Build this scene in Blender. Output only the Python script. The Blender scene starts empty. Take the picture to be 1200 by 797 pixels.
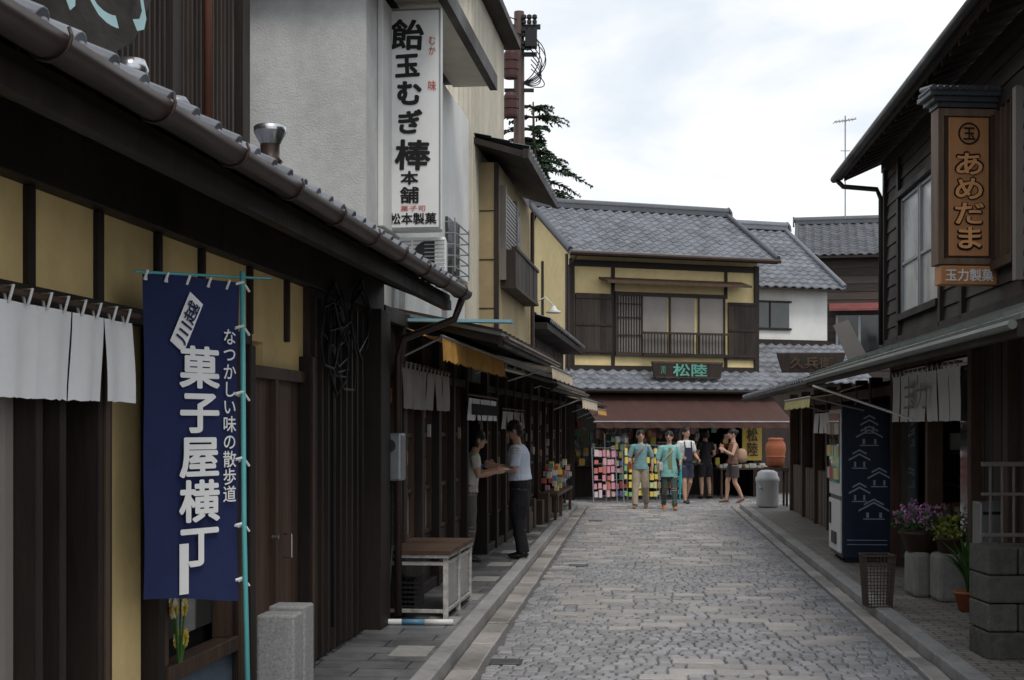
import bpy, bmesh, math, random
from mathutils import Vector, Matrix, kdtree, noise as mnoise
random.seed(7)
R=random.random
def U(a,b): return a+(b-a)*R()
V=Vector
scene=bpy.context.scene
COL=scene.collection
scene.view_settings.view_transform='Standard'; scene.view_settings.look='None'; scene.view_settings.exposure=0; scene.view_settings.gamma=1

# ---------------- materials ----------------
def mk(name,col,rough=.7,var=.2,scale=5,bump=.25,bscale=45,island=0,stretch=(1,1,1),metal=0,spec=.3,stain=.25,bdist=.006):
    m=bpy.data.materials.new(name); m.use_nodes=True
    nt=m.node_tree; N=nt.nodes; L=nt.links; b=N['Principled BSDF']
    tc=N.new('ShaderNodeTexCoord'); mp=N.new('ShaderNodeMapping'); mp.inputs['Scale'].default_value=stretch
    L.new(tc.outputs['Object'],mp.inputs[0])
    n1=N.new('ShaderNodeTexNoise'); n1.inputs['Scale'].default_value=scale; n1.inputs['Detail'].default_value=4; n1.inputs['Roughness'].default_value=.65
    L.new(mp.outputs[0],n1.inputs['Vector'])
    n2=N.new('ShaderNodeTexNoise'); n2.inputs['Scale'].default_value=.9; n2.inputs['Detail'].default_value=4
    mp2=N.new('ShaderNodeMapping'); mp2.inputs['Scale'].default_value=(2.2,2.2,.7); L.new(tc.outputs['Object'],mp2.inputs[0]); L.new(mp2.outputs[0],n2.inputs['Vector'])
    def mth(op,a,bb):
        x=N.new('ShaderNodeMath'); x.operation=op
        for i,q in enumerate((a,bb)):
            if isinstance(q,(int,float)): x.inputs[i].default_value=q
            else: L.new(q,x.inputs[i])
        return x.outputs[0]
    f=mth('MULTIPLY',mth('SUBTRACT',n1.outputs[0],.5),var*4)
    g=mth('MULTIPLY',mth('SUBTRACT',n2.outputs[0],.5),stain*3)
    t=mth('ADD',mth('ADD',f,g),1.0)
    if island:
        ge=N.new('ShaderNodeNewGeometry')
        t=mth('ADD',t,mth('MULTIPLY',mth('SUBTRACT',ge.outputs['Random Per Island'],.5),island*2))
    t=mth('MAXIMUM',t,.15)
    h=N.new('ShaderNodeHueSaturation'); h.inputs['Color'].default_value=(*col,1); L.new(t,h.inputs['Value'])
    if island:
        L.new(mth('ADD',mth('MULTIPLY',mth('SUBTRACT',n1.outputs[0],.5),.05),.5),h.inputs['Hue'])
    L.new(h.outputs[0],b.inputs['Base Color'])
    rr=mth('ADD',mth('MULTIPLY',mth('SUBTRACT',n2.outputs[0],.5),.5),rough); L.new(rr,b.inputs['Roughness'])
    b.inputs['Metallic'].default_value=metal
    b.inputs['Specular IOR Level'].default_value=spec
    if bump:
        n3=N.new('ShaderNodeTexNoise'); n3.inputs['Scale'].default_value=bscale; n3.inputs['Detail'].default_value=2
        L.new(mp.outputs[0],n3.inputs['Vector'])
        bp=N.new('ShaderNodeBump'); bp.inputs['Strength'].default_value=bump; bp.inputs['Distance'].default_value=bdist
        L.new(n3.outputs[0],bp.inputs['Height']); L.new(bp.outputs[0],b.inputs['Normal'])
    return m
def mkramp(name,cols,rough=.6):
    m=bpy.data.materials.new(name); m.use_nodes=True
    nt=m.node_tree;N=nt.nodes;L=nt.links;b=N['Principled BSDF']
    g=N.new('ShaderNodeNewGeometry'); r=N.new('ShaderNodeValToRGB'); r.color_ramp.interpolation='CONSTANT'
    e=r.color_ramp.elements
    while len(e)<len(cols): e.new(.5)
    for i,c in enumerate(cols): e[i].position=i/len(cols); e[i].color=(*c,1)
    L.new(g.outputs['Random Per Island'],r.inputs[0]); L.new(r.outputs[0],b.inputs['Base Color']); b.inputs['Roughness'].default_value=rough
    return m
def mkbrick(name,c1,c2,mort,w,h,ms,rough,ang,bump=.5,bdist=.006):
    m=bpy.data.materials.new(name); m.use_nodes=True
    nt=m.node_tree;N=nt.nodes;L=nt.links;b=N['Principled BSDF']
    tc=N.new('ShaderNodeTexCoord');mp=N.new('ShaderNodeMapping'); mp.inputs['Rotation'].default_value=(0,0,ang)
    L.new(tc.outputs['Object'],mp.inputs[0])
    br=N.new('ShaderNodeTexBrick'); br.inputs['Scale'].default_value=1
    br.inputs['Color1'].default_value=(*c1,1);br.inputs['Color2'].default_value=(*c2,1);br.inputs['Mortar'].default_value=(*mort,1)
    br.inputs['Mortar Size'].default_value=ms;br.inputs['Brick Width'].default_value=w;br.inputs['Row Height'].default_value=h
    L.new(mp.outputs[0],br.inputs['Vector'])
    n=N.new('ShaderNodeTexNoise');n.inputs['Scale'].default_value=2.5;n.inputs['Detail'].default_value=6; n.inputs['Roughness'].default_value=.7
    L.new(tc.outputs['Object'],n.inputs['Vector'])
    mr=N.new('ShaderNodeMapRange'); mr.inputs[1].default_value=.25;mr.inputs[2].default_value=.75;mr.inputs[3].default_value=.5;mr.inputs[4].default_value=1.35
    L.new(n.outputs[0],mr.inputs[0])
    h_=N.new('ShaderNodeHueSaturation');L.new(br.outputs[0],h_.inputs['Color']);L.new(mr.outputs[0],h_.inputs['Value'])
    L.new(h_.outputs[0],b.inputs['Base Color'])
    mr2=N.new('ShaderNodeMapRange'); mr2.inputs[1].default_value=.3;mr2.inputs[2].default_value=.7;mr2.inputs[3].default_value=rough-.25;mr2.inputs[4].default_value=rough+.1
    L.new(n.outputs[0],mr2.inputs[0]);L.new(mr2.outputs[0],b.inputs['Roughness'])
    bp=N.new('ShaderNodeBump');bp.invert=True;bp.inputs['Strength'].default_value=bump;bp.inputs['Distance'].default_value=bdist
    L.new(br.outputs['Fac'],bp.inputs['Height']);L.new(bp.outputs[0],b.inputs['Normal'])
    return m

WOOD=(1,1,.12)
m_dark=mk('dark_wood',(.022,.016,.013),.6,.35,14,.4,30,.3,WOOD)
m_dark2=mk('dark_wood_boards',(.036,.026,.021),.65,.4,14,.4,30,.35,WOOD)
m_brown=mk('brown_wood',(.070,.042,.028),.6,.35,14,.4,30,.3,WOOD)
m_darkh=mk('dark_clapboard',(.045,.035,.030),.65,.35,12,.4,25,.35,(.12,.12,1))
m_grey=mk('weathered_wood',(.12,.094,.075),.8,.4,12,.5,30,.3,WOOD)
m_yellow=mk('yellow_plaster',(.74,.56,.26),.9,.08,7,.2,120,0,stain=.20)
m_yellow2=mk('yellow_plaster_pale',(.70,.56,.29),.9,.08,7,.2,120,0,stain=.15)
m_tan=mk('tan_siding',(.36,.285,.16),.85,.1,7,.2,60,0)
m_beige=mk('beige_metal_siding',(.57,.53,.44),.6,.08,5,.1,60,.05)
m_white=mk('white_stucco',(.58,.58,.57),.9,.1,9,.5,70,0,stain=.22,bdist=.01)
m_white2=mk('white_wall',(.72,.72,.70),.85,.06,4,.2,80,0,stain=.15)
m_tile=mk('kawara_tile',(.14,.15,.172),.45,.18,9,.2,50,.28,spec=.4)
m_tiled=mk('kawara_tile_dark',(.08,.086,.098),.48,.2,9,.2,50,.25,spec=.4)
m_copper=mk('gutter_copper',(.060,.040,.034),.42,.2,9,.1,50,metal=.3)
m_metal=mk('grey_metal',(.30,.31,.32),.42,.12,9,.1,50,metal=.6)
m_steel=mk('stainless_steel',(.55,.56,.58),.28,.08,9,.05,50,metal=.95)
m_wmetal=mk('white_painted_metal',(.80,.80,.79),.45,.05,6,.05,50,stain=.10)
m_concrete=mk('concrete',(.27,.265,.25),.9,.2,12,.5,60)
m_darkstone=mk('dark_concrete_block',(.10,.10,.085),.9,.3,14,.8,40,.2,bdist=.012)
m_granite=mk('granite',(.27,.27,.27),.75,.35,60,.3,90)
m_plinth=mk('blue_grey_plinth',(.10,.135,.17),.8,.15,8,.3,80)
m_cobble=mk('cobblestone',(.265,.26,.268),.45,.2,22,.45,70,.26,stain=.32,spec=.5,bdist=.006)
m_slab=mk('paving_slab',(.34,.315,.295),.46,.2,18,.4,70,.24,stain=.3,spec=.5)
m_joint=mk('joint_mortar',(.125,.12,.118),.75,.3,20,.5,60)
m_kerb=mk('kerb_stone',(.31,.305,.30),.7,.2,16,.5,60,.15)
m_asph=mk('asphalt',(.07,.07,.07),.75,.2,30,.6,120)
m_pave=mkbrick('pavement_slabs',(.13,.132,.137),(.175,.175,.177),(.05,.05,.05),.6,.3,.008,.5,.09)
m_pavebrick=mkbrick('pavement_brick',(.20,.185,.172),(.27,.245,.225),(.08,.075,.07),.2,.1,.008,.75,.09)
m_white_cloth=mk('white_cloth',(.82,.82,.82),.95,.05,6,.2,150,stain=.08)
m_grey_cloth=mk('grey_cloth',(.36,.34,.32),.95,.1,6,.2,150)
m_navy=mk('navy_cloth',(.017,.025,.085),.85,.12,5,.3,200,stain=.15)
m_navyp=mk('navy_paint',(.014,.024,.050),.35,.08,5,.03,60)
m_wtxt=mk('white_print',(.80,.80,.79),.8,.04,6,0)
m_ltxt=mk('pale_blue_print',(.33,.50,.52),.8,.1,6,0)
m_black=mk('black_ink',(.012,.012,.012),.6,.1,6,0)
m_red=mk('red_ink',(.50,.10,.06),.6,.1,6,0)
m_green=mk('green_letter',(.12,.36,.29),.6,.1,6,0)
m_signwood=mk('sign_board_wood',(.52,.25,.11),.55,.15,12,.2,40,0,WOOD,stain=.15)
m_orange=mk('orange_letter',(.80,.40,.17),.6,.08,6,0)
m_blacktrim=mk('black_rubber',(.015,.015,.016),.5,.1,6,.1)
m_teal=mk('teal_pole_plastic',(.12,.44,.45),.4,.08,6,0)
m_mint=mk('mint_sheet',(.22,.42,.52),.5,.1,6,.05)
m_awno=mk('ochre_awning',(.60,.32,.075),.9,.15,8,.3,90)
m_awnw=mk('cream_awning',(.62,.52,.38),.9,.12,8,.3,90)
m_awny=mk('yellow_awning',(.55,.49,.22),.9,.12,8,.3,90)
m_awnb=mk('brown_awning',(.068,.032,.026),.8,.12,5,.3,90,stain=.2)
m_sheet=mk('green_grey_sheet_roof',(.16,.18,.165),.45,.15,5,.1,40,metal=.2)
m_greyshut=mk('grey_shoji_panel',(.25,.225,.20),.7,.06,4,.05,50,stain=.12)
m_curtain=mk('curtain_pane',(.24,.215,.195),.35,.06,4,.05,50,.12)
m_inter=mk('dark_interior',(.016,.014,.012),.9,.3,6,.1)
m_terra=mk('terracotta',(.36,.12,.06),.6,.12,8,.2,50)
m_pipe=mk('brown_drain_pipe',(.13,.05,.03),.6,.12,8,.1,50)
m_plastic=mk('grey_white_plastic',(.58,.59,.60),.4,.04,6,0,stain=.08)
m_pole=mk('pole_brown',(.065,.042,.036),.6,.15,9,.2,40)
m_rust=mk('transformer_brown',(.065,.027,.024),.6,.15,9,.2,40)
m_leaf=mk('conifer_foliage',(.022,.050,.022),.8,.3,3,0,island=.5)
m_leaf2=mk('plant_leaf',(.05,.13,.03),.6,.2,9,0,island=.4)
m_leafy=mk('yellow_green_leaf',(.22,.27,.05),.6,.2,9,0,island=.4)
m_flow=mkramp('flower_petals',[(.45,.18,.42),(.55,.3,.5),(.35,.12,.35),(.6,.4,.55)])
m_goods=mkramp('packaged_goods',[(.7,.6,.1),(.6,.12,.1),(.7,.68,.6),(.65,.32,.4),(.15,.36,.22),(.7,.68,.35),(.7,.4,.1),(.72,.7,.66),(.2,.28,.48)])
m_goodsw=mkramp('pale_goods',[(.44,.42,.36),(.30,.24,.15),(.27,.13,.08),(.52,.52,.49),(.18,.19,.26),(.07,.06,.05),(.40,.16,.10)])
m_pink=mkramp('toy_packets_pink',[(.75,.30,.40),(.62,.2,.16),(.75,.62,.66),(.75,.42,.46)])
m_yel=mkramp('toy_packets_yellow',[(.8,.68,.08),(.75,.72,.35),(.25,.5,.18),(.7,.25,.1),(.8,.62,.12)])
m_postery=mk('yellow_poster',(.5,.36,.08),.6,.1,5,0)
def glass(name,c,rough=.08):
    m=mk(name,c,rough,.3,3,.02,8,.5,stain=.3,spec=.9,bdist=.002); return m
m_glass=glass('window_glass',(.03,.035,.035))
m_glassl=glass('frosted_window_glass',(.44,.45,.45),.25)
m_glassm=glass('shop_glass',(.055,.065,.065))

# ---------------- mesh builder ----------------
def empty(name,loc=(0,0,0)):
    e=bpy.data.objects.new(name,None); e.location=loc; e.empty_display_size=.2; COL.objects.link(e); return e
class M:
    def __init__(s): s.v=[];s.f=[]
    def add(s,vs,fs):
        b=len(s.v); s.v+= [tuple(x) for x in vs]; s.f+=[tuple(b+i for i in f) for f in fs]; return s
    def box(s,F,s0,s1,n0,n1,z0,z1):
        p=[F(a,b,c) for c in(z0,z1) for (a,b) in((s0,n0),(s1,n0),(s1,n1),(s0,n1))]
        return s.hexa(p)
    def hexa(s,p): return s.add(p,[(0,3,2,1),(4,5,6,7),(0,1,5,4),(1,2,6,5),(2,3,7,6),(3,0,4,7)])
    def quad(s,*p): return s.add(p,[tuple(range(len(p)))])
    def prism(s,pts,off):
        n=len(pts); off=V(off); a=[V(p) for p in pts]; b=[p+off for p in a]
        return s.add(a+b,[tuple(range(n))[::-1],tuple(range(n,2*n))]+[(i,(i+1)%n,n+(i+1)%n,n+i) for i in range(n)])
    def cyl(s,p0,p1,r0,r1=None,seg=10,cap=True):
        return s.tube([p0,p1],[r0,r0 if r1 is None else r1],seg,cap)
    def tube(s,pts,rad,seg=8,cap=True,side=None):
        pts=[V(p) for p in pts]
        if not isinstance(rad,(list,tuple)): rad=[rad]*len(pts)
        vs=[];ref=V(side) if side is not None else None
        for i,p in enumerate(pts):
            t=(pts[min(i+1,len(pts)-1)]-pts[max(i-1,0)])
            if t.length<1e-9:t=V((0,0,1))
            t.normalize()
            if ref is None: ref=V((1,0,0)) if abs(t.x)<.8 else V((0,1,0))
            a=ref-t*ref.dot(t)
            if a.length<1e-3: a=V((0,1,0))-t*t.y
            a.normalize(); b=t.cross(a); ref=a if side is None else V(side)
            r=rad[i]; rx,ry=(r if isinstance(r,(tuple,list)) else (r,r))
            for k in range(seg):
                q=2*math.pi*k/seg; vs.append(p+a*math.cos(q)*rx+b*math.sin(q)*ry)
        fs=[(i*seg+k,i*seg+(k+1)%seg,(i+1)*seg+(k+1)%seg,(i+1)*seg+k) for i in range(len(pts)-1) for k in range(seg)]
        if cap: fs+=[tuple(range(seg))[::-1],tuple((len(pts)-1)*seg+k for k in range(seg))]
        return s.add(vs,fs)
    def ell(s,c,r,seg=14,rings=9,rot=None):
        c=V(c);vs=[];fs=[]
        for i in range(1,rings):
            th=math.pi*i/rings
            for k in range(seg):
                q=2*math.pi*k/seg; p=V((r[0]*math.sin(th)*math.cos(q),r[1]*math.sin(th)*math.sin(q),r[2]*math.cos(th)))
                if rot: p=rot@p
                vs.append(c+p)
        t=V((0,0,r[2])); 
        if rot:t=rot@t
        vs+=[c+t,c-t]; a=len(vs)-2
        for i in range(rings-2):
            for k in range(seg): fs.append((i*seg+k,i*seg+(k+1)%seg,(i+1)*seg+(k+1)%seg,(i+1)*seg+k))
        for k in range(seg):
            fs.append((a,(k+1)%seg,k)); fs.append((a+1,(rings-2)*seg+k,(rings-2)*seg+(k+1)%seg))
        return s.add(vs,fs)
    def lathe(s,c,prof,seg=20):
        c=V(c);vs=[];
        for (r,z) in prof:
            for k in range(seg):
                q=2*math.pi*k/seg; vs.append(c+V((r*math.cos(q),r*math.sin(q),z)))
        fs=[(i*seg+k,i*seg+(k+1)%seg,(i+1)*seg+(k+1)%seg,(i+1)*seg+k) for i in range(len(prof)-1) for k in range(seg)]
        return s.add(vs,fs)
    def obj(s,name,mat,parent=None,smooth=False,bevel=0,recalc=True):
        me=bpy.data.meshes.new(name); me.from_pydata(s.v,[],s.f)
        if recalc and len(s.f)<60000:
            bm=bmesh.new(); bm.from_mesh(me); bmesh.ops.recalc_face_normals(bm,faces=bm.faces[:]); bm.to_mesh(me); bm.free()
        me.materials.append(mat)
        if smooth:
            for p in me.polygons: p.use_smooth=True
        o=bpy.data.objects.new(name,me); COL.objects.link(o)
        if parent is not None: o.parent=parent
        if bevel:
            b=o.modifiers.new('b','BEVEL'); b.width=bevel; b.segments=2; b.limit_method='ANGLE'
        return o

# frames: left row, right row, kerb/road, end building
def FL(s,n,z): return V((-2.419+.12*s+n, s-.12*n, z))
def FR(s,n,z): return V((2.9+.088*s-n, s+.088*n, z))
def FK(s,t,z): return V((-1.274+.0896*s+t, s-.0896*t, z))
def frame(ox,oy,dx,dy):
    l=math.hypot(dx,dy);dx/=l;dy/=l
    return lambda a,n,z: V((ox+dx*a+dy*n, oy+dy*a-dx*n, z))   # n toward the viewer side
def FW(x,y,z): return V((x,y,z))

def planks(m,F,s0,s1,n0,n1,z0,z1,w,gap=.004,horiz=False,jit=.004):
    if not horiz:
        k=max(1,round((s1-s0)/w)); w=(s1-s0)/k
        for i in range(k):
            m.box(F,s0+i*w,s0+(i+1)*w-gap,n0,n1+U(-jit,jit),z0,z1)
    else:
        k=max(1,round((z1-z0)/w)); w=(z1-z0)/k
        for i in range(k):
            a=z0+i*w; p=[F(s0,n0,a),F(s1,n0,a),F(s1,n1+.018,a),F(s0,n1+.018,a),F(s0,n0,a+w-gap),F(s1,n0,a+w-gap),F(s1,n1,a+w-gap),F(s0,n1,a+w-gap)]
            m.hexa(p)
    return m
def tile_roof(m,A,B,up,tw=.26,th=.24,amp=.024,lift=.022):
    A=V(A);B=V(B);up=V(up);w=(B-A);W=w.length;wd=w/W;L=up.length;ud=up/L
    n=wd.cross(ud); 
    if n.z<0:n=-n
    nt=max(1,round(W/tw));nr=max(1,round(L/th));tw=W/nt;th=L/nr
    K=7
    for j in range(nr):
        for i in range(nt):
            vs=[];jl=U(-.003,.003)
            for row,(y,h) in enumerate(((j*th-.02,0),(j*th-.02,lift+jl),((j+1)*th,0.0+jl))):
                for k in range(K+1):
                    t=k/K; hh=amp*math.cos(2*math.pi*(t-.15))*(1 if t<.6 else .9)
                    vs.append(A+wd*((i+t)*tw)+ud*y+n*(h+hh+(-.01 if row==0 else 0)))
            fs=[(r*(K+1)+k,r*(K+1)+k+1,(r+1)*(K+1)+k+1,(r+1)*(K+1)+k) for r in range(2) for k in range(K)]
            m.add(vs,fs)
def ridge(m,A,B,h=.16,w=.1):
    A=V(A);B=V(B);d=(B-A).normalized();s=V((d.y,-d.x,0)).normalized()
    for k,(a,b,ww) in enumerate(((0,.35,1.3),(.36,.68,1.1),(.69,.85,1.2))):
        p=[]
        for z in(a*h,b*h):
            p+=[A-s*w*ww+V((0,0,z)),B-s*w*ww+V((0,0,z)),B+s*w*ww+V((0,0,z)),A+s*w*ww+V((0,0,z))]
        m.hexa(p)
    m.tube([A+V((0,0,h*.9))-d*.05,B+V((0,0,h*.9))+d*.05],w*.75,10)
    for P,q in((A,-1),(B,1)):
        m.prism([P+d*q*.03+s*x*w+V((0,0,z*h)) for x,z in((-1.7,-.2),(1.7,-.2),(1.4,.7),(.7,1.15),(0,1.5),(-.7,1.15),(-1.4,.7))],d*q*.05)

def text(parent,name,s,mat,center,xdir,w,h,bold=.02,depth=.003,roll=0,line=1.0,tilt=0):
    cu=bpy.data.curves.new(name,'FONT'); cu.body=s; cu.align_x='CENTER'; cu.space_line=line; cu.extrude=.0; cu.resolution_u=3
    ob=bpy.data.objects.new(name,cu); COL.objects.link(ob)
    bpy.context.view_layer.update()
    dg=bpy.context.evaluated_depsgraph_get(); me=bpy.data.meshes.new_from_object(ob.evaluated_get(dg))
    bpy.data.objects.remove(ob)
    if len(me.vertices)==0: print('TEXT EMPTY',s); return None
    P=[(v.co.x,v.co.y) for v in me.vertices]; F_=[tuple(p.vertices) for p in me.polygons]
    xs=[p[0] for p in P]; ys=[p[1] for p in P]
    x0,x1,y0,y1=min(xs),max(xs),min(ys),max(ys); bx_=bold
    sx=w/(x1-x0+2*bx_); sy=h/(y1-y0+2*bx_)
    X=V((xdir[0],xdir[1],0)).normalized(); Z=V((0,0,1)); Nn=X.cross(Z)
    if tilt:
        rt=Matrix.Rotation(tilt,3,X); Z=rt@Z; Nn=rt@Nn
    c=V(center); cr,sr=math.cos(roll),math.sin(roll)
    mm=M(); offs=[(0,0)]
    if bold>.004:
        k=8 if bold>.018 else 4
        offs+=[(bold*math.cos(2*math.pi*i/k+.3),bold*math.sin(2*math.pi*i/k+.3)) for i in range(k)]
    for j,(ox,oy) in enumerate(offs):
        vs=[]
        for (px_,py_) in P:
            a=(px_+ox-(x0+x1)/2)*sx; b=(py_+oy-(y0+y1)/2)*sy
            a,b=a*cr-b*sr,a*sr+b*cr
            vs.append(c+X*a+Z*b+Nn*(depth+j*.00025))
        mm.add(vs,F_)
    return mm.obj(name,mat,parent,recalc=False)

# ---------------- camera / light ----------------
cam=bpy.data.cameras.new('camera'); co=bpy.data.objects.new('camera',cam); COL.objects.link(co)
co.location=(0,0,1.65); co.rotation_euler=(math.radians(90),0,0); cam.lens=50; cam.sensor_width=36; cam.shift_y=.0846; cam.clip_end=1500
scene.camera=co
w=bpy.data.worlds.new('World'); scene.world=w; w.use_nodes=True
N=w.node_tree.nodes; L=w.node_tree.links; bg=N['Background']
sky=N.new('ShaderNodeTexSky'); sky.sky_type='NISHITA'; sky.sun_disc=False; sky.sun_elevation=math.radians(58); sky.sun_rotation=math.radians(160)
tc=N.new('ShaderNodeTexCoord'); mp=N.new('ShaderNodeMapping'); mp.inputs['Scale'].default_value=(1,1,2.6); mp.inputs['Location'].default_value=(.35,0,.2)
L.new(tc.outputs['Generated'],mp.inputs[0])
n1=N.new('ShaderNodeTexNoise'); n1.inputs['Scale'].default_value=4.2; n1.inputs['Detail'].default_value=6; n1.inputs['Roughness'].default_value=.52; n1.inputs['Distortion'].default_value=.3
L.new(mp.outputs[0],n1.inputs['Vector'])
r=N.new('ShaderNodeValToRGB'); e=r.color_ramp.elements
e[0].position=.34; e[0].color=(.55,.63,.71,1); e[1].position=.60; e[1].color=(1.0,1.0,1.0,1)
x=e.new(.46); x.color=(.69,.725,.765,1); x=e.new(.53); x.color=(.80,.81,.825,1)
L.new(n1.outputs[0],r.inputs[0])
vm=N.new('ShaderNodeVectorMath'); vm.operation='SCALE'; vm.inputs['Scale'].default_value=8.8; L.new(r.outputs[0],vm.inputs[0])
mx=N.new('ShaderNodeMixRGB'); mx.inputs[0].default_value=.92; L.new(sky.outputs[0],mx.inputs[1]); L.new(vm.outputs[0],mx.inputs[2])
L.new(mx.outputs[0],bg.inputs[0]); bg.inputs[1].default_value=.15
sl=bpy.data.lights.new('sun','SUN'); sl.energy=1.5; sl.angle=math.radians(20); sl.color=(1,.95,.88)
so=bpy.data.objects.new('sun',sl); COL.objects.link(so)
az=math.radians(160); el=math.radians(58)
d=V((math.sin(az)*math.cos(el),math.cos(az)*math.cos(el),math.sin(el)))
so.rotation_euler=d.to_track_quat('Z','Y').to_euler()

# ---------------- ground ----------------
M().quad((-300,-100,-.01),(300,-100,-.01),(300,500,-.01),(-300,500,-.01)).obj('ground',m_asph)
g=empty('cobblestone_road')
M().quad(FK(-2,0,.008),FK(-2,3.27,.008),FK(29.2,3.27,.008),FK(29.2,0,.008)).add([FK(29.2,-14,.008),FK(29.2,16,.008),FK(36,16,.008),FK(36,-14,.008)],[(0,1,2,3)]).obj('joint_bed',m_joint,g)
stones=M();slabs=M()
def stone(mm,s0,s1,t0,t1,big):
    h=.022+U(-.003,.003)+(.002 if big else 0); tl=U(-.003,.003)
    jt=lambda:U(-.004,.004)
    c=[(s0+jt(),t0+jt()),(s0+jt(),t1+jt()),(s1+jt(),t1+jt()),(s1+jt(),t0+jt())]
    cs=sum(a for a,b in c)/4;ct=sum(b for a,b in c)/4
    vs=[]
    o=.02 if big else .045*abs(math.sin(math.pi*(ct+.15)/.82))
    for ins,z in((0,.0),(.003,h*.75),(.011,h)):
        for a,b in c:
            a2=a+(ins if a<cs else -ins); b2=b+(ins if b<ct else -ins)
            vs.append(FK(a2+o,b2,z+tl*(a-cs)/.1*(z>0)))
    mm.add(vs,[(0,1,5,4),(1,2,6,5),(2,3,7,6),(3,0,4,7),(4,5,9,8),(5,6,10,9),(6,7,11,10),(7,4,8,11),(8,9,10,11)])
def lay(sa,sb,ta,tb,pslab):
    rh=.106; nrow=int((sb-sa)/rh); blocked=[[] for _ in range(nrow+3)]
    for r_ in range(nrow):
        s=sa+r_*rh; t=ta+U(0,.05); bl=sorted(blocked[r_])
        while t<tb-.05:
            hit=[b for b in bl if b[0]-.045<=t<b[1]]
            if hit: t=hit[0][1]+.006; continue
            nxt=min([b[0] for b in bl if b[0]>t]+[tb])
            nz=mnoise.noise(V((t*.9,s*.35,3)))
            if nz>-.08 and R()<pslab and nxt-t>.42 and r_<nrow-2:
                wd=U(.26,.40)
                if not any(not(t+wd<b[0] or t>b[1]) for b in blocked[r_+1]):
                    blocked[r_+1].append((t,t+wd)); stone(slabs,s,s+rh*2-.01,t,t+wd,True); t+=wd+.008; continue
            wd=min(U(.08,.12),nxt-t)
            if nxt-(t+wd)<.05: wd=nxt-t
            if wd>.04: stone(stones,s,s+rh-.008,t,t+wd-.007,False)
            t+=wd
lay(4.5,29.1,.22,3.10,.17)
lay(29.3,34.5,-5,8.5,.02)
for tt in(.01,3.13):   # flat edging slabs along both kerbs
    s=4.5
    while s<29:
        l=U(.45,.6); wd=.18 if tt<1 else .13; stone(slabs,s-.02,s+l-.03,tt,tt+wd,True); s+=l
stones.obj('stones',m_cobble,g,recalc=False); slabs.obj('slabs',m_slab,g,recalc=False)
# kerbs
k=empty('kerb'); mm=M()
for i in range(25):
    mm.box(FK,4+i,4+i+.99,-.13,0,0,.11+U(-.002,.002)); 
mm.obj('left_stones',m_kerb,k,bevel=.012)
k=empty('kerb'); mm=M()
for i in range(25): mm.box(FK,4+i,4+i+.99,3.27,3.41,0,.10+U(-.002,.002))
mm.obj('right_stones',m_kerb,k,bevel=.012)
k=empty('pavement'); M().quad(FK(2,-3.5,.10),FK(2,-.13,.10),FK(29,-.13,.10),FK(29,-3.5,.10)).quad(FK(29,-3.5,.10),FK(29,-.13,.10),FK(29,-.13,-.01),FK(29,-3.5,-.01)).obj('slabs',m_pave,k)
mm=M()
for i in range(14):
    s=8+i*1.55; mm.box(FK,s,s+.45,-.42,-.16,.101,.106)
mm.obj('drain_covers',m_concrete,k)
k=empty('pavement'); M().quad(FK(2,3.41,.092),FK(2,8,.092),FK(29,8,.092),FK(29,3.41,.092)).quad(FK(29,3.41,.092),FK(29,8,.092),FK(29,8,-.01),FK(29,3.41,-.01)).obj('bricks',m_pavebrick,k)
k=empty('drain_grating'); mm=M(); m2=M()
for s,t,l in((9.75,.24,.22),(16.6,.45,.25),(24.5,.4,.3)):
    m2.box(FK,s,s+l,t,t+.22,.02,.027)
    for i in range(5): mm.box(FK,s+.01+i*l/5,s+.02+i*l/5,t+.02,t+.20,.028,.032)
mm.obj('bars',m_metal,k); m2.obj('recess',m_asph,k)

# ================= LEFT: near low house =================
H1=empty('wooden_shop_house')
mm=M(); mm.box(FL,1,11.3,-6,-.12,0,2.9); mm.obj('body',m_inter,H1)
mm=M(); mm.box(FL,1.5,9.3,-.11,-.03,2.14,2.6); mm.box(FL,5.93,6.42,-.11,-.028,.46,2.14); mm.box(FL,8.3,9.3,-.112,-.03,1.98,2.14); mm.obj('plaster_panels',m_yellow,H1)
mm=M(); mm.box(FL,5.85,7.62,-.1,.02,0,.46); mm.obj('plinth',m_plinth,H1,bevel=.01)
mm=M()
mm.box(FL,1.5,11.3,-.1,.05,2.55,2.93)
mm.box(FL,1.5,7.9,-.1,.03,2.10,2.17)
for s in(4.2,5.3,5.93,6.6,7.2,8.0,8.75,9.3): mm.box(FL,s-.025,s+.025,-.05,0,2.171,2.549)
for s,wd in((5.25,.05),(5.45,.05),(5.85,.13),(6.48,.08),(7.62,.1),(7.85,.1),(9.12,.1)): mm.box(FL,s-wd/2,s+wd/2,-.1,.05,0.1,2.098)
mm.box(FL,10.85,11.2,-.1,.12,.1,2.55)
mm.obj('frame',m_dark,H1,bevel=.006)
mm=M(); mm.box(FL,3.0,5.22,-.09,-.04,.1,2.1); mm.obj('sliding_door_panel',m_greyshut,H1)
mm=M()
for s in(4.4,5.1): mm.box(FL,s-.02,s+.02,-.04,-.02,.1,2.1)
mm.obj('door_stiles',m_greyshut,H1)
mm=M(); mm.box(FL,6.54,7.55,-.08,-.06,.62,2.05); mm.obj('display_glass',m_glass,H1)
mm=M(); mm.box(FL,6.54,7.56,-.05,.06,.462,.54); mm.box(FL,6.54,7.56,-.06,.0,1.3,1.36); mm.box(FL,6.54,6.62,-.06,.03,.54,1.3);mm.box(FL,7.48,7.56,-.06,.03,.54,1.3); mm.obj('display_frame',m_brown,H1,bevel=.005)
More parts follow.
